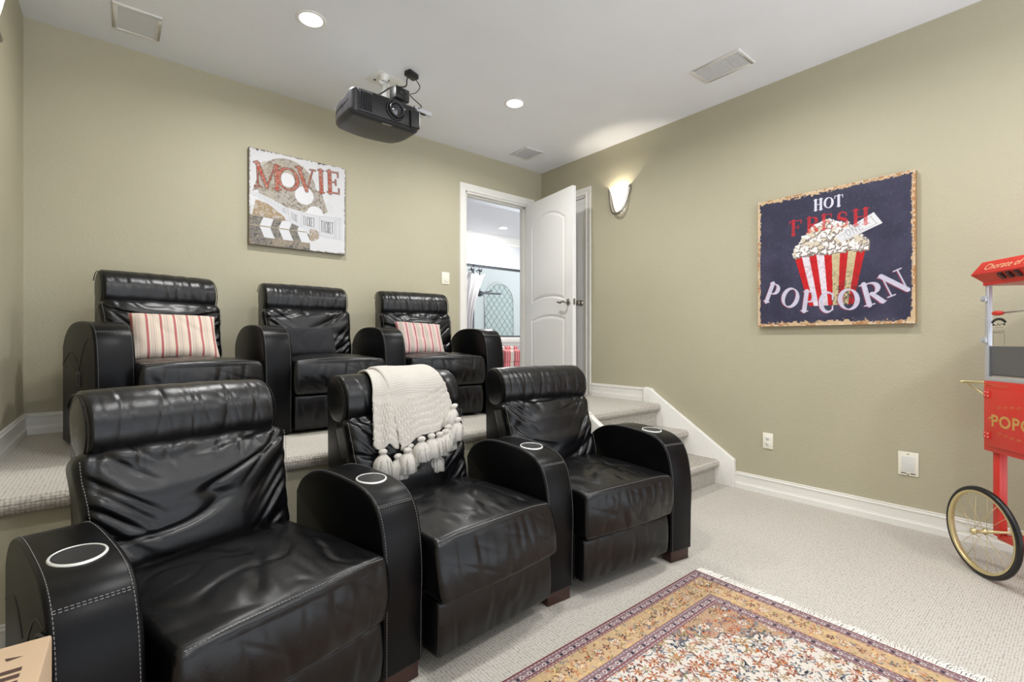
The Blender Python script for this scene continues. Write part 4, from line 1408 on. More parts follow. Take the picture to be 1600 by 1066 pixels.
# ------------------------------------------------------------------ rug
def make_rug():
    x1, y1 = 2.19, 1.238
    W_, D_ = 2.05, 1.46
    cs = 0.0026
    nx, ny = int(W_ / cs), int(D_ / cs)
    cv = Canvas(W_, D_, nx, ny, S(214, 206, 194))
    X = cv.U * W_; Y = cv.V * D_
    e = np.minimum(np.minimum(X, W_ - X), np.minimum(Y, D_ - Y))
    horiz = (np.minimum(Y, D_ - Y) < np.minimum(X, W_ - X))
    s_ = np.where(horiz, X, Y)             # coordinate along the border
    g = np.random.RandomState(21)
    def jit():
        return 0.90 + 0.2 * g.rand(ny, nx)
    C = cv.C
    def setm(m, col):
        C[m] = np.array(col[:3])
    PUR, RED, WHT, DRK, GLD, TAN = S(142, 124, 132), S(134, 74, 70), S(208, 202, 200), S(60, 56, 66), S(202, 174, 136), S(188, 156, 132)
    def guard(a, b):
        setm((e >= a) & (e < b), PUR)
        for q in (a, a + (b - a) * .27, a + (b - a) * .73, b - 0.003):
            setm((e >= q) & (e < q + 0.0035), RED)
        mid = (a + b) / 2; hw = (b - a) * 0.20
        # small dot flowers
        per = 0.034
        ph = (s_ / per) % 1.0
        d = np.hypot((ph - 0.5) * per, e - mid)
        setm(d < 0.0088, WHT); setm(d < 0.0045, S(120, 70, 70))
        d2 = np.hypot((((s_ / per) + 0.5) % 1.0 - 0.5) * per, e - mid)
        alt = (np.floor(s_ / per + 0.5) % 2) < 1
        setm((d2 < 0.0065) & alt, DRK); setm((d2 < 0.006) & ~alt, S(170, 150, 150))
        for off in (0.135, 0.865):
            q = a + (b - a) * off
            d3 = np.hypot(((s_ / 0.017) % 1.0 - 0.5) * 0.017, e - q)
            setm(d3 < 0.0034, S(196, 176, 176))
    setm(e < 0.004, S(110, 50, 56))
    guard(0.004, 0.052)
    gold = (e >= 0.052) & (e < 0.158)
    setm(gold, GLD)
    guard(0.158, 0.212)
    fld = e >= 0.212
    # ivory field with tan spandrels in the corners
    cx = np.minimum(X, W_ - X) - 0.212; cy = np.minimum(Y, D_ - Y) - 0.212
    bnd = 0.20 + 0.025 * np.sin(np.arctan2(cy, cx) * 14)
    sp = (1 - np.clip(cx / 0.46, 0, 1)) ** 1.5 * 0.30 + 0.018 * np.sin(cx * 60)
    span = fld & (cy < sp) & (cx < 0.46) | (fld & (cx < 0.30) & (cy < 0.30 * (1 - cx / .30)) )
    setm(fld, S(222, 214, 204)); setm(span, S(190, 156, 128))
    line = fld & (abs(cy - sp) < 0.004) & (cx < 0.46)
    setm(line, S(96, 98, 106))
    def stamp(cx_, cy_, rad, petals, cols, rot, clip):
        i0, i1 = max(0, int((cx_ - rad) / W_ * nx)), min(nx, int((cx_ + rad) / W_ * nx) + 2)
        j0, j1 = max(0, int((cy_ - rad) / D_ * ny)), min(ny, int((cy_ + rad) / D_ * ny) + 2)
        if i0 >= i1 or j0 >= j1: return
        sl = (slice(j0, j1), slice(i0, i1))
        dx = X[sl] - cx_; dy = Y[sl] - cy_
        r_ = np.hypot(dx, dy); a = np.arctan2(dy, dx) + rot
        shp = rad * (0.62 + 0.38 * np.cos(a * petals))
        cl = clip[sl]
        sub = C[sl]
        for fr, col in zip((1.0, 0.78, 0.42, 0.2), cols):
            sub[(r_ < shp * fr) & cl] = np.array(col[:3])
    def leafst(cx_, cy_, L, wd, rot, col, clip):
        i0, i1 = max(0, int((cx_ - L) / W_ * nx)), min(nx, int((cx_ + L) / W_ * nx) + 2)
        j0, j1 = max(0, int((cy_ - L) / D_ * ny)), min(ny, int((cy_ + L) / D_ * ny) + 2)
        if i0 >= i1 or j0 >= j1: return
        sl = (slice(j0, j1), slice(i0, i1))
        dx = X[sl] - cx_; dy = Y[sl] - cy_
        a = dx * math.cos(rot) + dy * math.sin(rot); b = -dx * math.sin(rot) + dy * math.cos(rot)
        b = b - 0.6 * a * a / L
        m = (np.abs(b) < wd * np.sqrt(np.clip(1 - (a / L) ** 2, 0, 1))) & cl[...] if False else (np.abs(b) < wd * np.sqrt(np.clip(1 - (a / L) ** 2, 0, 1))) & clip[sl]
        C[sl][m] = np.array(col[:3])
    rs = np.random.RandomState(8)
    RUST, SL, OL, BR, PK, BK, CR_ = S(184, 104, 62), S(112, 122, 134), S(138, 128, 84), S(134, 82, 66), S(196, 150, 136), S(44, 42, 54), S(236, 228, 212)
    pal = [[BK, RUST, CR_, BR], [BR, PK, RUST, BK], [SL, CR_, RUST, BR], [BR, RUST, GLD, BK], [BK, SL, CR_, RUST], [OL, GLD, BR, CR_]]
    pureiv = fld & ~span
    # vines
    for k in range(2600):
        x, y = rs.rand() * W_, rs.rand() * D_
        leafst(x, y, 0.014 + 0.018 * rs.rand(), 0.0024 + 0.0016 * rs.rand(), rs.rand() * 7, [SL, SL, OL, BR, BK][rs.randint(5)], fld)
    for k in range(2600):
        x, y = rs.rand() * W_, rs.rand() * D_
        leafst(x, y, 0.007 + 0.009 * rs.rand(), 0.0036 + 0.003 * rs.rand(), rs.rand() * 7, [RUST, PK, SL, BR, S(202, 140, 92), S(222, 214, 204), S(222, 214, 204)][rs.randint(7)], fld)
    step = 0.047
    for a in range(int(W_ / step)):
        for b in range(int(D_ / step)):
            x = (a + 0.5 + 0.5 * (b % 2) + 0.35 * (rs.rand() - .5)) * step; y = (b + 0.5 + 0.35 * (rs.rand() - .5)) * step
            stamp(x, y, 0.015 + 0.014 * rs.rand(), rs.randint(5, 9), pal[rs.randint(len(pal))], rs.rand() * 6, fld)
    # gold border flowers along each side
    e_mid = 0.105
    def along(t, side):
        return {0: (t, D_ - e_mid), 1: (t, e_mid), 2: (e_mid, t), 3: (W_ - e_mid, t)}[side]
    for side in range(4):
        L = W_ if side < 2 else D_
        n_ = int(L / 0.048)
        for k in range(n_):
            t = (k + .5) * L / n_
            x, y = along(t, side)
            if k % 2 == 0:
                stamp(x, y, 0.026, 8, [BR, CR_, GLD, RUST], 0.3, gold)
            else:
                stamp(x, y, 0.017, 5, [BK, BK, RUST, CR_], 0.9 * k, gold)
        for k in range(int(L / 0.0028)):
            t = rs.rand() * L
            x, y = along(t, side)
            dx = (rs.rand() - .5) * 0.10
            if side < 2: y += dx
            else: x += dx
            leafst(x, y, 0.006 + 0.010 * rs.rand(), 0.0018 + 0.0016 * rs.rand(), rs.rand() * 7, [RUST, BR, OL, SL, S(226, 190, 136), PK, S(226, 190, 136)][rs.randint(7)], gold)
    C *= 0.80 * jit()[..., None]
    cv.C = C
    root = empty('area_rug', (x1 - W_ / 2, y1 - D_ / 2, 0), 0, 'patterned oriental rug with gold and plum borders, on the carpet before the recliners', 'rug')
    # mesh: 7 mm thick
    V = np.stack([(X - W_ / 2).ravel(), (Y - D_ / 2).ravel(), np.full(X.size, 0.007) + 0.0010 * np.sin(X * 7).ravel() * np.sin(Y * 9).ravel()], 1)
    ii, jj = np.meshgrid(np.arange(nx - 1), np.arange(ny - 1))
    a = (jj * nx + ii).ravel()
    F = np.stack([a, a + 1, a + nx + 1, a + nx], 1).astype(np.int32)
    me = bpy.data.meshes.new('pile')
    me.vertices.add(len(V)); me.vertices.foreach_set('co', V.astype(np.float32).ravel())
    me.loops.add(F.size); me.loops.foreach_set('vertex_index', F.ravel())
    me.polygons.add(len(F)); me.polygons.foreach_set('loop_start', np.arange(0, F.size, 4, dtype=np.int32))
    me.update(calc_edges=True); me.validate()
    me.materials.append(M['rug_wool'])
    ca = me.color_attributes.new('Col', 'FLOAT_COLOR', 'POINT')
    ca.data.foreach_set('color', np.concatenate([C.reshape(-1, 3), np.ones((nx * ny, 1))], 1).astype(np.float32).ravel())
    o = bpy.data.objects.new('pile', me); COL.objects.link(o); o.parent = root
    b = MB(); b.box(-W_ / 2, W_ / 2, -D_ / 2, D_ / 2, 0.001, 0.0055)
    b.build('backing', plain('rug_backing', S(120, 70, 66), 0.9), root)
    fr = MB()
    for side in (1, -1):
        n_ = 620
        for k in range(n_):
            y = -D_ / 2 + D_ * (k + rs.rand() * .8) / n_
            L = 0.040 + 0.022 * rs.rand()
            dy = (rs.rand() - .5) * 0.03 + 0.012 * math.sin(k * .05)
            fr.tube([(side * (W_ / 2 - 0.002), y, 0.005), (side * (W_ / 2 + L * .5), y + dy * .3, 0.0045 + rs.rand() * .003), (side * (W_ / 2 + L), y + dy, 0.002)], 0.0011, 3, cap=False, smooth=False)
    f_ = fr.build('fringe', plain('fringe_cotton', S(236, 232, 224), 0.95), root, weld=False)
make_rug()

# ------------------------------------------------------------------ cardboard box
bx = empty('cardboard_box', (-0.253, 0.955, 0), R(-1.5), 'plain brown cardboard box with a white label, beside the near recliner arm', 'box')
mb = MB(); mb.box(-0.157, 0.157, -0.24, 0.24, 0, 0.603); mb.build('carton', M['cardboard'], bx, bevel=0.004)
mb = MB(); mb.box(-0.14, -0.045, 0.10, 0.235, 0.6032, 0.6036); mb.build('shipping_label', M['paper'], bx)
mb = MB()
put_text(mb, 'com', 0.070, (0.108, 0.090, 0.6030), (0, 1, 0), (-1, 0, 0), 0.0006, bold=0.0025)
put_text(mb, '/ l', 0.070, (0.030, 0.085, 0.6030), (0, 1, 0), (-1, 0, 0), 0.0006, bold=0.002)
mb.add([(0.105, 0.193, 0.6036), (0.128, 0.186, 0.6036), (0.109, 0.182, 0.6036)], [(0, 1, 2)])
mb.build('printed_lettering', M['cardink'], bx)

# ------------------------------------------------------------------ ceiling fittings
def downlight(x, y, z, label, group=None):
    r_ = empty('recessed_light', (x, y, z), 0, label, 'ceiling light', group)
    mb = MB(); mb.lathe([(0.062, -0.0005), (0.064, -0.004), (0.078, -0.005), (0.083, -0.003), (0.084, 0.0)], (0, 0, 0), 'Z', 40)
    mb.build('trim_ring', M['whiteplastic'], r_)
    mb = MB(); mb.lathe([(0.0, -0.0025), (0.063, -0.0025)], (0, 0, 0), 'Z', 40)
    mb.build('lens', M['lamp_disc'], r_)
    return r_
downlight(0.88, 2.92, H, 'round lit ceiling light nearest the square ceiling panel, left of the projector', 'recessed ceiling lights')
downlight(2.44, 2.92, H, 'round lit ceiling light between the projector and the sconce corner', 'recessed ceiling lights')
downlight(*LIGHT_SPOTS[2], H, 'round lit ceiling light over the near recliner with the box beside it')
downlight(*LIGHT_SPOTS[3], H, 'round lit ceiling light over the far corner of the rug')

def grille(x0, x1, y0, y1, label, slats=True):
    r_ = empty('ceiling_grille', ((x0 + x1) / 2, (y0 + y1) / 2, H), 0, label, 'ceiling grille')
    hx, hy = (x1 - x0) / 2, (y1 - y0) / 2
    mb = MB(); b = 0.022
    for (a0, a1, b0, b1) in ((-hx, hx, -hy, -hy + b), (-hx, hx, hy - b, hy), (-hx, -hx + b, -hy + b, hy - b), (hx - b, hx, -hy + b, hy - b)):
        mb.box(a0, a1, b0, b1, -0.008, 0.0)
    mb.build('grille_frame', M['whiteplastic'], r_, bevel=0.002)
    mb = MB()
    mb.box(-hx + b, hx - b, -hy + b, hy - b, -0.003, -0.0005)
    mb.build('grille_mesh', M['vent_dark'], r_)
    if slats:
        mb = MB(); n_ = 16
        for k in range(n_):
            yy = -hy + b + (2 * hy - 2 * b) * (k + .5) / n_
            mb.obox((0, yy, -0.006), (hx - b, 0.0045, 0.0007), (R(35), 0, 0))
        s = mb.build('slats', M['whiteplastic'], r_)
    return r_
grille(-0.02, 0.207, 3.457, 3.756, 'flat grey ceiling grille near the left wall corner', False)
grille(3.096, 3.33, 1.449, 1.796, 'slatted ceiling grille close to the right wall, up from the popcorn poster')
grille(3.065, 3.297, 3.492, 3.756, 'ceiling grille in the far corner above the open door')

# ------------------------------------------------------------------ sconces
def sconce(x, y, z, rz, label, power=4.6):
    r_ = empty('wall_sconce', (x, y, z), rz, label, 'wall lamp', 'bell sconces on the side walls')
    # local: wall plane y=0, room at -y
    prof = [(0.008, -0.125), (0.030, -0.118), (0.048, -0.098), (0.062, -0.06), (0.073, -0.01), (0.083, 0.045), (0.094, 0.085), (0.103, 0.105), (0.105, 0.110), (0.101, 0.108), (0.090, 0.083), (0.079, 0.043), (0.068, -0.01), (0.056, -0.058), (0.042, -0.092), (0.02, -0.108), (0.0, -0.11)]
    mb = MB(); mb.lathe(prof, (0, 0, 0), 'Z', 30, a0=PI, a1=2 * PI, sc=(1, 0.95, 1))
    mb.build('glass_shade', M['shade_glow'], r_)
    mb = MB()
    q = [(-0.118, -0.012, 0.095), (-0.104, -0.02, 0.03), (-0.090, -0.03, -0.04), (-0.062, -0.045, -0.105), (-0.03, -0.055, -0.133), (0, -0.058, -0.140), (0.03, -0.055, -0.133), (0.062, -0.045, -0.105), (0.090, -0.03, -0.04), (0.104, -0.02, 0.03), (0.118, -0.012, 0.095)]
    mb.tube(cat_rom(q, 6), 0.013, 10)
    q = [(a * 0.93, b, c + 0.004) for a, b, c in q]
    mb.tube(cat_rom(q, 6), 0.005, 8)
    for sx in (-1, 1):
        mb.lathe([(0.0, 0.016), (0.010, 0.012), (0.014, 0.0), (0.009, -0.010), (0.0, -0.014)], (sx * 0.118, -0.014, 0.105), 'Z', 14)
    mb.box(-0.035, 0.035, -0.006, 0, -0.12, 0.05)
    mb.build('metal_band', M['nickel'], r_)
    ld = bpy.data.lights.new('sconce_bulb', 'POINT'); ld.energy = power; ld.shadow_soft_size = 0.016; ld.color = (1.0, 0.90, 0.76)
    lo = bpy.data.objects.new('sconce_bulb', ld); COL.objects.link(lo); lo.parent = r_; lo.location = (0, -0.05, 0.03)
    return r_
sconce(XR, 2.86, 2.475, R(-90), 'glowing white bell sconce with nickel band, on the right wall by the door')
sconce(XL, 2.76, 2.475, R(90), 'glowing white sconce cut off at the left edge, on the left wall', 18.0)
sconce(XL, 0.75, 2.475, R(90), 'unseen white sconce added on the left wall above the near recliner as fill light', 32.0)  # added out of view to lift the left wall and ceiling
sconce(XR, -0.55, 2.475, R(-90), 'unseen white sconce added on the right wall past the popcorn cart as fill light', 20.0)  # extra sconce outside the frame, added to brighten the ceiling
sconce(XL, -0.65, 2.475, R(90), 'unseen white sconce added on the left wall nearest the room front as fill light', 26.0)  # added behind the camera, throws more light up at the ceiling

# ------------------------------------------------------------------ projector
def make_projector():
    r_ = empty('projector', (1.285, 2.76, 2.475), R(2), 'dark grey home cinema projector hung upside down from the ceiling', 'projector')
    hx, hy, hz = 0.232, 0.165, 0.085
    V, F = rbox(hx, hy, hz, (0.040, 0.045, 0.030), (24, 16, 10), 5)
    out = []
    for x, y, z in V:
        yy = y + hy
        k = max(0.0, (yy - 0.14) / 0.19)
        x2 = x * (1 - 0.16 * k * k)
        # rear curves in from below; top slopes down at the left
        z2 = z + 0.020 * k * k * (1 if z < 0 else 0)
        y2 = yy + 0.05 * (1 - (x / hx) ** 2) * k
        if z > 0 and x < -0.08:
            z2 -= 0.030 * min(1, (-x - 0.08) / 0.10) * min(1, yy / 0.1)
        out.append((x2, y2, z2 + hz))
    mb = MB(); mb.add(out, F, True)
    body = mb.build('housing', M['greyplastic'], r_, weld=False)
    # front fascia
    mb = MB()
    mb.box(-0.19, 0.195, -0.004, 0.01, 0.018, 0.150)
    mb.build('front_panel', M['blackplastic'], r_, bevel=0.004)
    mb = MB()
    for k in range(8):
        x = -0.180 + k * 0.0105
        mb.obox((x, -0.006, 0.086), (0.0030, 0.005, 0.056), (0, 0, R(20)))
    for k in range(4):
        mb.obox((-0.143, -0.0045, 0.045 + k * 0.027), (0.042, 0.003, 0.0012), (0, 0, 0))
    mb.build('front_vent', M['greyplastic'], r_)
    # right shoulder block
    V, F = rbox(0.033, 0.03, 0.058, 0.010, (2, 2, 2), 3)
    mb = MB(); mb.add([(p[0] + 0.186, p[1] + 0.010, p[2] + 0.072) for p in V], F, True)
    mb.build('side_vent', M['blackplastic'], r_)
    # lens
    cx, cz = 0.052, 0.090
    L = MB()
    L.lathe([(0.064, 0.0), (0.064, -0.010), (0.058, -0.016), (0.052, -0.012), (0.050, -0.004), (0.0, -0.004)], (cx, 0, cz), 'Y', 48)
    lens = L.build('lens_ring', M['blackplastic'], r_)
    L = MB()
    L.lathe([(0.047, -0.006), (0.047, -0.030), (0.043, -0.032), (0.040, -0.026), (0.037, -0.022)], (cx, 0, cz), 'Y', 48)
    L.build('lens_barrel', M['greyplastic'], lens)
    L = MB(); L.lathe([(0.0, -0.031), (0.012, -0.030), (0.025, -0.026), (0.037, -0.020)], (cx, 0, cz), 'Y', 40)
    t = NT('lens_glass')
    L.build('lens_glass', t.out(color=(0.01, 0.01, 0.015, 1), rough=0.04, Coat_Weight=1.0), lens)
    L = MB(); L.lathe([(0.0, 0.006), (0.005, 0.004), (0.006, 0)], (0.115, -0.004, 0.115), 'Y', 12, sc=(1, -1, 1)); L.build('indicator', M['steel'], r_)
    mb = MB(); put_text(mb, 'SONY', 0.024, (0.01, 0.028, -0.0001), (1, 0, 0), (0, -1, 0), 0.0004, bold=0.0006)
    # letters lie on the underside, read from below
    tx = mb.build('brand_lettering', M['steel'], r_)
    # ceiling mount
    m = empty('ceiling_mount', (1.50, 3.19, H), R(8), 'white projector ceiling mount with plate and arm, above the projector', 'mount')
    mb = MB(); mb.box(-0.10, 0.16, -0.02, 0.16, -0.005, 0.0); mb.build('mount_plate', M['whiteplastic'], m, bevel=0.002)
    mb = MB()
    for (a, b, r0) in ((0.02, 0.05, 0.012), (0.10, 0.10, 0.010), (-0.05, 0.11, 0.010)):
        mb.lathe([(0.0, -0.007), (r0, -0.006), (r0 * 1.05, -0.004)], (a, b, 0), 'Z', 20)
    mb.build('screw_cover', M['slot'], m)
    mb = MB()
    mb.lathe([(0.036, 0.0), (0.036, -0.02), (0.026, -0.03), (0.022, -0.045)], (-0.03, 0.02, 0), 'Z', 24)
    mb.tube([(-0.03, 0.02, -0.02), (-0.03, 0.02, -0.37)], 0.019, 16)
    mb.tube([(-0.075, 0.02, -0.06), (0.015, 0.02, -0.06)], 0.012, 12)
    mb.build('mount_arm', M['whiteplastic'], m)
    mb = MB()
    mb.box(-0.20, 0.05, -0.03, 0.03, -0.374, -0.360); mb.box(-0.20, -0.16, -0.30, 0.0, -0.374, -0.360); mb.box(-0.02, 0.05, -0.36, 0.0, -0.374, -0.360); mb.box(-0.05, 0.09, -0.37, -0.34, -0.374, -0.350)
    mb.build('mount_rail', M['alu'], m)
    # wall-wart and cable box
    p = empty('power_adapter', (1.60, 3.05, H), R(20), 'small black adapter plugged into the ceiling beside the projector mount', 'adapter')
    mb = MB(); mb.box(-0.045, 0.045, -0.028, 0.028, -0.035, -0.0); mb.build('adapter_body', M['blackplastic'], p, bevel=0.005)
    b = empty('cable_box', (1.415, 2.86, 2.735), R(12), 'black signal box with cables on top of the projector', 'signal box')
    mb = MB(); mb.box(-0.055, 0.055, -0.035, 0.035, -0.050, 0.028); mb.build('box_body', M['blackplastic'], b, bevel=0.006)
    mb = MB(); mb.box(-0.03, 0.0, -0.038, -0.034, -0.015, -0.005); mb.box(0.015, 0.035, -0.038, -0.034, 0.0, 0.01); mb.build('port', M['slot'], b)
    c1 = MB(); c1.tube(cat_rom([(1.565, 3.03, H - 0.03), (1.54, 3.0, 2.93), (1.52, 2.99, 2.87), (1.42, 2.98, 2.83), (1.32, 2.96, 2.74), (1.20, 2.90, 2.665), (1.16, 2.85, 2.645)], 8), 0.0045, 8)
    tag(c1.build('power_cable', M['blackplastic']), 'black cable drooping from the ceiling adapter across to the projector', 'cable')
    c2 = MB(); c2.tube(cat_rom([(1.635, 3.06, H - 0.03), (1.655, 3.03, 2.93), (1.57, 2.93, 2.82), (1.49, 2.86, 2.75), (1.54, 2.80, 2.67), (1.50, 2.765, 2.63)], 8), 0.0032, 8)
    tag(c2.build('signal_cable', M['blackplastic']), 'thin black cable looping down at the right of the signal box', 'cable')
make_projector()

# ------------------------------------------------------------------ wall plates
def plate(name, x, y, z, rz, w, h, label, kind):
    r_ = empty(name, (x, y, z), rz, label, 'outlet' if kind != 'switch' else 'light switch')
    mb = MB(); mb.box(-w / 2, w / 2, -0.007, 0, -h / 2, h / 2); mb.build('cover_plate', M['cream_plate'], r_, bevel=0.0025)
    if kind == 'outlet':
        for s_ in (-1, 1):
            mb = MB(); mb.lathe([(0.0, -0.0095), (0.015, -0.0095), (0.0165, -0.007)], (0, 0, s_ * 0.0195), 'Y', 24)
            so = mb.build('socket', M['whiteplastic'], r_)
            mb = MB()
            for dx in (-0.0065, 0.0065):
                mb.box(dx - 0.0012, dx + 0.0012, -0.0100, -0.009, s_ * 0.0195 - 0.001, s_ * 0.0195 + 0.008)
            mb.box(-0.002, 0.002, -0.0100, -0.009, s_ * 0.0195 - 0.010, s_ * 0.0195 - 0.005)
            mb.build('slots', M['slot'], so)
    elif kind == 'panel':
        mb = MB(); mb.box(-w * .32, w * .32, -0.0095, -0.006, -h * .33, h * .32); mb.build('inset_panel', plain('pale_panel', S(216, 217, 212), .5), r_, bevel=0.001)
        mb = MB()
        for (a, b, c, d) in ((-.35, -.08, -.43, -.39), (.10, .36, -.43, -.39)):
            mb.box(a * w, b * w, -0.0076, -0.006, c * h, d * h)
        mb.box(-.05 * w, .05 * w, -0.0078, -0.006, .40 * h, .43 * h); mb.box(-.05 * w, .05 * w, -0.0078, -0.006, -.47 * h, -.43 * h)
        mb.build('slots', M['slot'], r_)
    else:
        mb = MB(); mb.box(-0.017, 0.017, -0.011, -0.006, -0.033, 0.033); mb.build('rocker', M['cream_plate'], r_, bevel=0.002)
    return r_
plate('wall_outlet', XR, 1.519, 0.394, R(-90), 0.072, 0.116, 'small white double outlet low on the right wall near the stairs', 'outlet')
plate('wall_plate', XR, 0.708, 0.386, R(-90), 0.098, 0.142, 'larger cream cover plate low on the right wall below the popcorn poster', 'panel')
plate('light_switch', 2.438, YB, 1.733, 0, 0.085, 0.116, 'cream light switch on the back wall left of the doorway', 'switch')

# ------------------------------------------------------------------ popcorn cart
def make_cart():
    r_ = empty('popcorn_cart', (3.30, 0.34, 0), math.atan2(-0.682, -0.731), 'red popcorn cart with glass case and big spoked wheel, by the right wall', 'popcorn cart')
    L, D = 0.50, 0.36
    z0, z1, zt = 0.593, 0.935, 1.402
    mb = MB(); mb.box(0, L, 0, D, z0, z1)
    cab = mb.build('cabinet', M['red'], r_, bevel=0.003)
    # gold scroll lines in the corners of the cabinet face
    mb = MB()
    for zc, sg in ((z1 - 0.02, -1), (z0 + 0.075, -1)):
        pts = [(0.012 + 0.012 * math.cos(a) * (1 - a / 9), -0.0015, zc + 0.012 * math.sin(a) * (1 - a / 9)) for a in np.linspace(0, 6.5, 30)]
        mb.tube(pts, 0.0009, 4)
        mb.tube(cat_rom([(0.02, -0.0015, zc), (0.05, -0.0015, zc + 0.004), (0.09, -0.0015, zc - 0.002), (0.13, -0.0015, zc + 0.002)], 6), 0.0008, 4)
    mb.build('gold_scrolls', M['goldpaint'], cab)
    mb = MB(); mb.box(0.028, L - 0.028, -0.010, 0.002, z0 + 0.028, z1 - 0.035)
    dr = mb.build('door', M['red'], r_, bevel=0.002)
    mb = MB()
    put_text(mb, 'POPCORN', 0.078, (L / 2, -0.0100, 0.745), (1, 0, 0), (0, 0, 1), 0.0006, bold=0.002, spacing=1.08)
    put_text(mb, '*', 0.07, (0.055, -0.0100, 0.735), (1, 0, 0), (0, 0, 1), 0.0006, bold=0.002)
    # flourishes above and below the word
    for zc, sg in ((0.812, 1), (0.688, -1)):
        for k in range(9):
            x = 0.10 + 0.0335 * k
            zz = zc + sg * (0.012 * math.sin(PI * k / 8))
            mb.tube([(x + 0.013 * math.cos(a) * (1 - a / 8), -0.0105, zz + 0.007 * math.sin(a) * (1 - a / 8)) for a in np.linspace(0, 6, 16)], 0.0009, 4)
    mb.build('painted_lettering', M['goldpaint'], dr)
    for zc in (0.872, 0.672):
        mb = MB()
        mb.box(0.006, 0.028, -0.005, 0.0, zc - 0.018, zc + 0.018); mb.box(0.030, 0.050, -0.013, -0.009, zc - 0.018, zc + 0.018)
        mb.tube([(0.029, -0.010, zc - 0.018), (0.029, -0.010, zc + 0.018)], 0.004, 10)
        h_ = mb.build('hinge', M['red'], r_)
        mb = MB()
        for dz in (-0.009, 0.009):
            mb.lathe([(0.0, 0.0025), (0.003, 0.002), (0.0035, 0)], (0.013, -0.005, zc + dz), 'Y', 10, sc=(1, -1, 1))
            mb.lathe([(0.0, 0.0025), (0.003, 0.002), (0.0035, 0)], (0.041, -0.013, zc + dz), 'Y', 10, sc=(1, -1, 1))
        mb.build('screw', plain('pink_screw', S(240, 170, 165), .3), h_)
    # case posts
    mb = MB()
    for x in (0.004, L - 0.022):
        for y in (0.004, D - 0.022):
            mb.box(x, x + 0.018, y, y + 0.018, z1, zt)
    mb.box(0.004, L - 0.004, 0.004, 0.014, z1, z1 + 0.022)
    mb.build('case_frame', M['alu'], r_, bevel=0.001)
    mb = MB(); mb.box(0.022, L - 0.022, 0.008, 0.011, z1 + 0.02, zt); mb.build('front_glass', M['glass'], r_)
    mb = MB(); mb.box(0.008, 0.011, 0.022, D - 0.022, z1, zt); mb.box(L - 0.011, L - 0.008, 0.022, D - 0.022, z1, zt); mb.build('side_glass', M['glass'], r_)
    mb = MB(); mb.box(0.024, L - 0.024, 0.013, 0.02, 0.966, 1.105); mb.box(0.022, L - 0.022, 0.02, D - 0.02, 0.962, 0.968); mb.build('steel_tray', M['pot'], r_, bevel=0.002)
    mb = MB()
    for zc in (1.338, 1.136):
        mb.box(-0.012, -0.002, -0.006, 0.004, zc - 0.014, zc + 0.014); mb.box(0.004, 0.018, -0.006, 0.004, zc - 0.014, zc + 0.014); mb.box(-0.004, 0.006, -0.007, -0.001, zc - 0.006, zc + 0.004)
    mb.build('case_hinge', M['alu'], r_, bevel=0.001)
    # printed marks on the glass
    mb = MB()
    for k in range(9):
        a = R(150 - 15 * k)
        mb.obox((0.075 + 0.040 * math.cos(a), 0.0072, 1.205 + 0.030 * math.sin(a)), (0.0046, 0.0004, 0.006), (0, -(a - PI / 2), 0))
    for (cx_, w_) in ((0.045, .004), (0.105, .004)):
        mb.obox((cx_, 0.0072, 1.208), (w_, 0.0004, 0.004), (0, R(45), 0))
    mb.tube(cat_rom([(0.048, 0.0072, 1.212), (0.062, 0.0072, 1.204), (0.072, 0.0072, 1.214), (0.078, 0.0072, 1.204), (0.088, 0.0072, 1.210), (0.104, 0.0072, 1.212)], 6), 0.0013, 4)
    mb.tube([(0.055, 0.0072, 1.193), (0.10, 0.0072, 1.195)], 0.0008, 4)
    put_text(mb, 'PREMIUM', 0.013, (0.072, 0.0076, 1.170), (1, 0, 0), (0, 0, 1), 0.0004)
    for (a, b) in (((0.045, 1.180), (0.105, 1.180)), ((0.105, 1.180), (0.105, 1.112)), ((0.045, 1.180), (0.045, 1.112))):
        mb.tube([(a[0], 0.0072, a[1]), (b[0], 0.0072, b[1])], 0.0006, 4)
    mb.build('glass_print', M['glyph_black'], r_)
    # stirring rod with red grip
    mb = MB(); mb.tube([(0.12, -0.020, 1.262), (0.36, -0.020, 1.268)], 0.004, 10); mb.tube([(0.30, -0.02, 1.267), (0.30, 0.012, 1.267)], 0.004, 8)
    rod = mb.build('handle_rod', M['steel'], r_)
    mb = MB(); mb.lathe([(0.0, -0.03), (0.006, -0.028), (0.0115, -0.016), (0.0115, 0.006), (0.008, 0.026), (0.0, 0.028)], (0.105, -0.020, 1.2615), 'X', 16)
    mb.build('grip', M['red'], rod)
    # kettle inside
    mb = MB(); mb.lathe([(0.0, 1.16), (0.06, 1.165), (0.07, 1.19), (0.07, 1.26), (0.06, 1.275), (0.0, 1.28)], (0.30, 0.18, 0), 'Z', 28); mb.tube([(0.30, 0.18, 1.28), (0.30, 0.18, 1.41)], 0.008, 10)
    mb.build('kettle', M['pot'], r_)
    # roof
    def ring(o, z): return [(-o, -o, z), (L + o, -o, z), (L + o, D + o, z), (-o, D + o, z)]
    rings = [ring(0.002, zt), ring(0.002, zt + 0.017), ring(0.034, zt + 0.056), ring(0.004, zt + 0.116)]
    vs = [p for r2 in rings for p in r2]; fs = [(0, 1, 2, 3), (12, 13, 14, 15)]
    for i in range(3):
        for k in range(4):
            fs.append((i * 4 + k, i * 4 + (k + 1) % 4, i * 4 + 4 + (k + 1) % 4, i * 4 + 4 + k))
    mb = MB(); mb.add(vs, fs)
    roof = mb.build('roof', M['red'], r_, bevel=0.0015)
    mb = MB()
    put_text(mb, 'Chorate of Ma', 0.044, (0.165, -0.0200, zt + 0.0850), (1, 0, 0), (0, 0.030, 0.060), 0.001, warp=lambda a, b: (a + 0.35 * b, b))
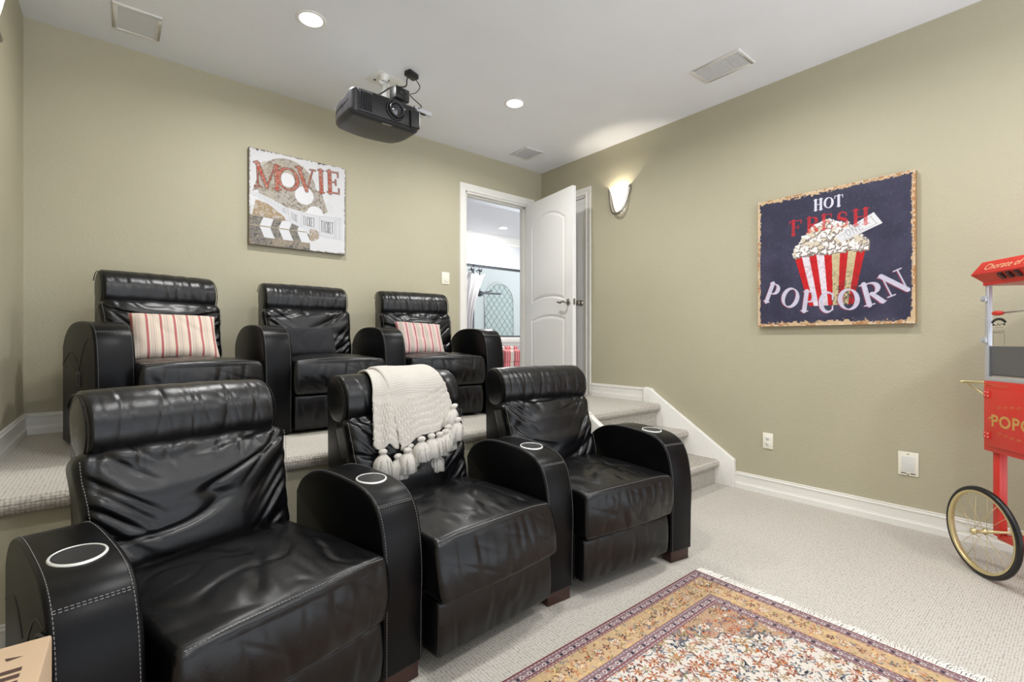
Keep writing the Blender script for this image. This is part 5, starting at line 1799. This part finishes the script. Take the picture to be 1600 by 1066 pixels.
    mb.build('roof_lettering', M['creampaint'], roof)
    for k in range(3):
        c = Vector((0.125 + 0.042 * k, -0.0180, zt + 0.0365))
        nrm = Vector((0, -0.048, 0.045)).normalized(); rot = Matrix(((1, 0, 0), (0, 0, 0), (0, 0, 0)))
        yv = Vector((0, -0.032, 0.039)).normalized(); zv = Vector((0, -0.039, -0.032)).normalized()
        mrot = Matrix((Vector((1, 0, 0)), yv, zv)).transposed()
        mb = MB(); mb.obox(c + zv * 0.002, (0.0125, 0.017, 0.004), mrot); s_ = mb.build('rocker_switch', M['blackplastic'], roof, bevel=0.001)
        mb = MB(); mb.obox(c + zv * 0.007, (0.009, 0.012, 0.003), Matrix.Rotation(R(12), 3, 'X') @ mrot); mb.build('rocker', plain('switch_brown', S(96, 40, 34), .3), s_)
    # legs and frame
    for x in (0.026, L - 0.062):
        for y in (0.02, D - 0.055):
            lowz = 0.185 if x < 0.1 else 0.0
            mb = MB(); mb.box(x, x + 0.036, y, y + 0.036, lowz, z0); mb.build('leg', M['red'], r_, bevel=0.002)
    mb = MB()
    mb.box(0.045, L - 0.04, 0.024, 0.052, 0.172, 0.200); mb.box(0.045, L - 0.04, D - 0.052, D - 0.024, 0.172, 0.200)
    mb.box(0.055, 0.083, 0.03, D - 0.03, 0.170, 0.198); mb.obox((0.20, 0.10, 0.182), (0.13, 0.012, 0.012), (0, 0, R(25)))
    mb.build('lower_frame', M['red'], r_, bevel=0.002)
    # brass push handle at the far end
    mb = MB()
    mb.tube([(0.0, 0.03, 0.925), (-0.16, 0.02, 0.915)], 0.0045, 8); mb.tube([(0.0, D - 0.03, 0.925), (-0.16, D - 0.02, 0.915)], 0.0045, 8)
    mb.tube([(-0.16, 0.01, 0.915), (-0.16, D - 0.01, 0.915)], 0.007, 10); mb.tube([(0.0, 0.03, 0.845), (-0.125, 0.022, 0.908)], 0.0045, 8); mb.tube([(0.0, D - 0.03, 0.845), (-0.125, D - 0.022, 0.908)], 0.0045, 8)
    mb.build('push_handle', M['gold'], r_)
    # wheels
    mb = MB(); mb.tube([(0.07, -0.10, 0.213), (0.07, D + 0.10, 0.213)], 0.007, 12); mb.build('axle', M['gold'], r_)
    for y, sg in ((-0.062, -1), (D + 0.062, 1)):
        mb = MB()
        tor = lambda Rr, r0, n=72: [(0.07 + Rr * math.cos(2 * PI * k / n), y, 0.213 + Rr * math.sin(2 * PI * k / n)) for k in range(n)]
        mb.tube(tor(0.2005, 0), 0.0125, 12, closed=True)
        wh = mb.build('wheel', M['rubber'], r_)
        mb = MB()
        mb.lathe([(0.193, -0.012), (0.184, -0.0125), (0.181, -0.008), (0.180, 0.0), (0.181, 0.008), (0.184, 0.0125), (0.193, 0.012)], (0.07, y, 0.213), 'Y', 72)
        mb.build('rim', M['gold'], wh)
        mb = MB()
        mb.lathe([(0.0, -0.045), (0.010, -0.045), (0.010, -0.038), (0.015, -0.037), (0.015, -0.033), (0.008, -0.030), (0.008, 0.010), (0.015, 0.013), (0.015, 0.018), (0.0, 0.018)], (0.07, y, 0.213), 'Y', 20)
        mb.build('hub', M['gold'], wh)
        mb = MB()
        ns = 18
        for k in range(ns):
            a = 2 * PI * k / ns; b = a + (0.55 if (k // 2) % 2 else -0.55)
            yo = y + (-0.034 if k % 2 else 0.014)
            mb.tube([(0.07 + 0.013 * math.cos(b), yo, 0.213 + 0.013 * math.sin(b)), (0.07 + 0.182 * math.cos(a), y, 0.213 + 0.182 * math.sin(a))], 0.0012, 5)
        mb.build('spokes', M['gold'], wh)
make_cart()

# ------------------------------------------------------------------ the next room and the porch seen through the doorway
NY0, NY1, NX0, NX1 = YB + T, 6.80, 1.2, 7.6
WX0, WX1, WZ0, WZ1 = 4.35, 6.5, 1.20, 2.46
mb = MB(); mb.box(NX0, NX1, NY0, NY1, PZ - 0.1, PZ); struct(mb.build('floor_next_room', M['carpet']))
mb = MB(); mb.box(NX0, NX1, NY0, NY1 + 0.15, H - 0.02, H + 0.1); struct(mb.build('ceiling_next_room', M['white_wall']))
mb = MB()
mb.box(NX0, WX0, NY1, NY1 + 0.15, PZ, H); mb.box(WX1, NX1, NY1, NY1 + 0.15, PZ, H); mb.box(WX0, WX1, NY1, NY1 + 0.15, WZ1, H); mb.box(WX0, WX1, NY1, NY1 + 0.15, PZ, WZ0)
struct(mb.build('wall_far', M['white_wall']))
mb = MB(); mb.box(NX0 - 0.1, NX0, NY0, NY1 + 0.15, PZ, H); struct(mb.build('wall_next_left', M['white_wall']))
mb = MB(); mb.box(NX1, NX1 + 0.1, NY0, NY1 + 0.15, PZ, H); struct(mb.build('wall_next_right', M['white_wall']))
# crown moulding
mb = MB(); mb.prism([(NY1, H - 0.16), (NY1 - 0.02, H - 0.155), (NY1 - 0.03, H - 0.12), (NY1 - 0.09, H - 0.05), (NY1 - 0.10, H - 0.02), (NY1, H - 0.02)], NX0, NX1, 'X')
struct(mb.build('trim_5', M['trim']))
# raised ceiling tray edge
mb = MB(); mb.prism([(4.9, H - 0.021), (4.9, H - 0.10), (4.96, H - 0.14), (5.3, H - 0.021)], NX0, NX1, 'X'); struct(mb.build('trim_6', M['white_wall']))
# window
wn = MB()
wn.box(WX0, WX1, NY1 + 0.02, NY1 + 0.07, WZ1 - 0.035, WZ1); wn.box(WX0, WX1, NY1 + 0.02, NY1 + 0.07, WZ0, WZ0 + 0.03)
for x in (WX0, 4.76, WX1 - 0.03):
    wn.box(x, x + 0.022, NY1 + 0.02, NY1 + 0.07, WZ0, WZ1)
w1 = struct(wn.build('window_1', M['darkmetal']))
g_ = MB(); g_.box(WX0 + 0.01, WX1 - 0.01, NY1 + 0.04, NY1 + 0.046, WZ0 + 0.02, WZ1 - 0.02); g_.build('pane', M['glass'], w1)
mb = MB(); mb.box(WX0 - 0.05, WX1 + 0.05, NY1 - 0.05, NY1 + 0.02, WZ0 - 0.10, WZ0); mb.box(WX0 - 0.03, WX1 + 0.03, NY1 - 0.02, NY1 + 0.01, WZ0 - 0.16, WZ0 - 0.10)
struct(mb.build('trim_7', M['trim'], bevel=0.004))
# recessed light in next room, and further fixtureless beams added for brightness
downlight(4.93, 6.20, H - 0.02, 'tiny round ceiling light seen through the doorway', 'recessed ceiling lights')
for (x, y) in ((4.93, 6.20), (3.2, 5.2), (5.2, 5.0)):
    ld = bpy.data.lights.new('next_room_beam', 'AREA'); ld.shape = 'DISK'; ld.size = 0.13; ld.energy = 32; ld.color = (1.0, 0.99, 0.97)
    lo = bpy.data.objects.new('next_room_beam', ld); COL.objects.link(lo); lo.location = (x, y, H - 0.035)
# curtain
ct = empty('curtain', (4.62, NY1 - 0.10, PZ), 0, 'white linen curtain panel gathered beside the far window', 'curtain')
mb = MB(); vs = []; fs = []
NU, NVv = 60, 50
for j in range(NVv + 1):
    v = j / NVv
    z = (2.27 - PZ) * 1.0 * (1 - v) + 0.02 * v + 0.04
    wdt = 0.50 * (1 - 0.55 * math.sin(PI * min(1, v * 0.95)) ** 1.2)
    for i in range(NU + 1):
        u = i / NU
        x = -0.20 + wdt * u + 0.01 * math.sin(v * 5)
        y = 0.035 * math.sin(u * 26 + v * 1.5) - 0.01
        top = 0.05 * abs(math.sin(u * 9.5)) if v < 0.04 else 0
        vs.append((x, y, z - top))
for j in range(NVv):
    for i in range(NU):
        a = j * (NU + 1) + i
        fs.append((a, a + 1, a + NU + 2, a + NU + 1))
mb.add(vs, fs, True)
c_ = mb.build('fabric', M['curtain'], ct, weld=False)
md = c_.modifiers.new('thick', 'SOLIDIFY'); md.thickness = 0.004
for x in (-0.17, 0.0, 0.16):
    mb = MB(); mb.lathe([(0.0, -0.06), (0.032, -0.055), (0.040, -0.04), (0.032, -0.03), (0.014, -0.026), (0.010, 0.08)], (x, -0.02, 2.34 - PZ), 'Y', 20)
    mb.build('curtain_knob', M['darkmetal'], ct)
# striped armchair
so = empty('striped_armchair', (5.12, 6.28, PZ), 0, 'red and white striped seat just visible through the doorway', 'armchair')
def soft_box(name, hx, hy, hz, c, r, mat_, parent):
    V, F = rbox(hx, hy, hz, r, (14, 8, 8), 4)
    P = [(p[0] + c[0], p[1] + c[1], p[2] + c[2]) for p in V]
    mb = MB(); mb.add(P, F, True)
    return mb.build(name, mat_, parent, weld=False, uvs=[(p[0] + 2, p[2]) for p in P])
soft_box('seat', 0.36, 0.32, 0.10, (0, 0, 0.30), 0.04, M['sofa_stripe'], so)
soft_box('backrest', 0.36, 0.09, 0.19, (0, 0.26, 0.27), 0.04, M['sofa_stripe'], so)
soft_box('skirt', 0.355, 0.31, 0.10, (0, 0, 0.105), 0.02, M['sofa_stripe'], so)
# porch beyond
mb = MB(); mb.box(2.5, 14.0, NY1 + 0.15, 14.0, PZ - 0.2, PZ - 0.1); struct(mb.build('porch_floor', M['porch']))
mb = MB(); mb.box(5.85, 14.0, 9.6, 9.75, PZ - 0.1, 3.6); struct(mb.build('porch_wall', M['porch']))
mb = MB(); mb.box(5.70, 5.86, NY1 + 0.15, 9.6, 3.45, 3.6); struct(mb.build('porch_beam', M['porch']))
aw = empty('arched_lattice_window', (7.50, 9.6, 1.1), 0, 'pale arched window with diamond lattice beyond the porch', 'window')
hw_, zs, zt_ = 0.46, 1.02, 1.50
outline = [(-hw_, 0), (hw_, 0), (hw_, zs)] + [(hw_ * math.cos(R(a)), zs + (zt_ - zs) * math.sin(R(a))) for a in range(10, 180, 10)] + [(-hw_, zs)]
mb = MB(); mb.prism(outline, -0.012, -0.002, 'Y'); mb.build('pane', M['frost'], aw)
mb = MB(); mb.tube([(x, -0.018, z) for x, z in outline], 0.022, 6, closed=True); mb.build('arch_frame', M['porch'], aw)
mb = MB()
def inside(x, z):
    if abs(x) > hw_ or z < 0: return False
    if z <= zs: return True
    return (x / hw_) ** 2 + ((z - zs) / (zt_ - zs)) ** 2 <= 1
for sg in (-1, 1):
    for k in range(-14, 15):
        c0 = k * 0.17
        pts = []
        for q in np.linspace(-0.2, 1.7, 200):
            x = sg * (q - 0.75) * 0.8 + c0
            if inside(x, q): pts.append((x, -0.016, q))
        if len(pts) > 2:
            mb.tube([pts[0], pts[-1]], 0.006, 4)
mb.build('lattice', M['lattice'], aw)
# porch fan
fn = empty('ceiling_fan', (5.78, 8.05, 2.10), R(20), 'small grey ceiling fan on the porch outside the far window', 'fan')
mb = MB(); mb.tube([(0, 0, 0.05), (0, 0, 1.36)], 0.012, 10); mb.build('downrod', M['darkmetal'], fn)
mb = MB(); mb.lathe([(0.0, 0.07), (0.05, 0.06), (0.085, 0.035), (0.085, 0.0), (0.05, -0.02), (0.03, -0.05), (0.0, -0.055)], (0, 0, 0), 'Z', 24); mb.build('motor', M['darkmetal'], fn)
for k in range(5):
    a = 2 * PI * k / 5 - 0.75
    mb = MB(); P = [(0.07, -0.03), (0.16, -0.05), (0.44, -0.06), (0.47, 0.0), (0.44, 0.05), (0.16, 0.04), (0.07, 0.02)]
    m_ = Matrix.Rotation(a, 3, 'Z') @ Matrix.Rotation(R(24), 3, 'X')
    v_ = [m_ @ Vector((x, y, zz + 0.02)) for zz in (-0.004, 0.004) for x, y in P]
    n_ = len(P)
    mb.add(v_, [tuple(range(n_)), tuple(range(n_, 2 * n_))[::-1]] + [(i, (i + 1) % n_, n_ + (i + 1) % n_, n_ + i) for i in range(n_)])
    mb.build('blade', M['darkmetal'], fn)
# shrub
mb = MB(); rs = random.Random(4)
for k in range(900):
    a = rs.uniform(0, 2 * PI); b = rs.uniform(-1, 1); rr = rs.uniform(0.5, 1.0) ** 0.5
    p = Vector((0.42 * rr * math.cos(a) * math.sqrt(1 - b * b), 0.35 * rr * math.sin(a) * math.sqrt(1 - b * b), 0.85 + 0.80 * rr * b))
    m_ = Matrix.Rotation(rs.uniform(0, 6), 3, 'Z') @ Matrix.Rotation(rs.uniform(-1, 1), 3, 'X')
    q = [m_ @ Vector(t) for t in ((-0.02, 0, 0), (0, 0.045, 0.008), (0.02, 0, 0), (0, -0.045, 0.008))]
    mb.add([p + t for t in q], [(0, 1, 2, 3)])
sh = empty('shrub', (4.95, 8.6, PZ - 0.1), 0, 'pale green shrub outside the window below the curtain', 'shrub')
mb.build('foliage', M['leaf'], sh, weld=False)
mb = MB(); mb.tube([(0, 0, 0), (0.02, 0, 0.7)], 0.02, 8); mb.build('stem', M['darkwood'], sh)
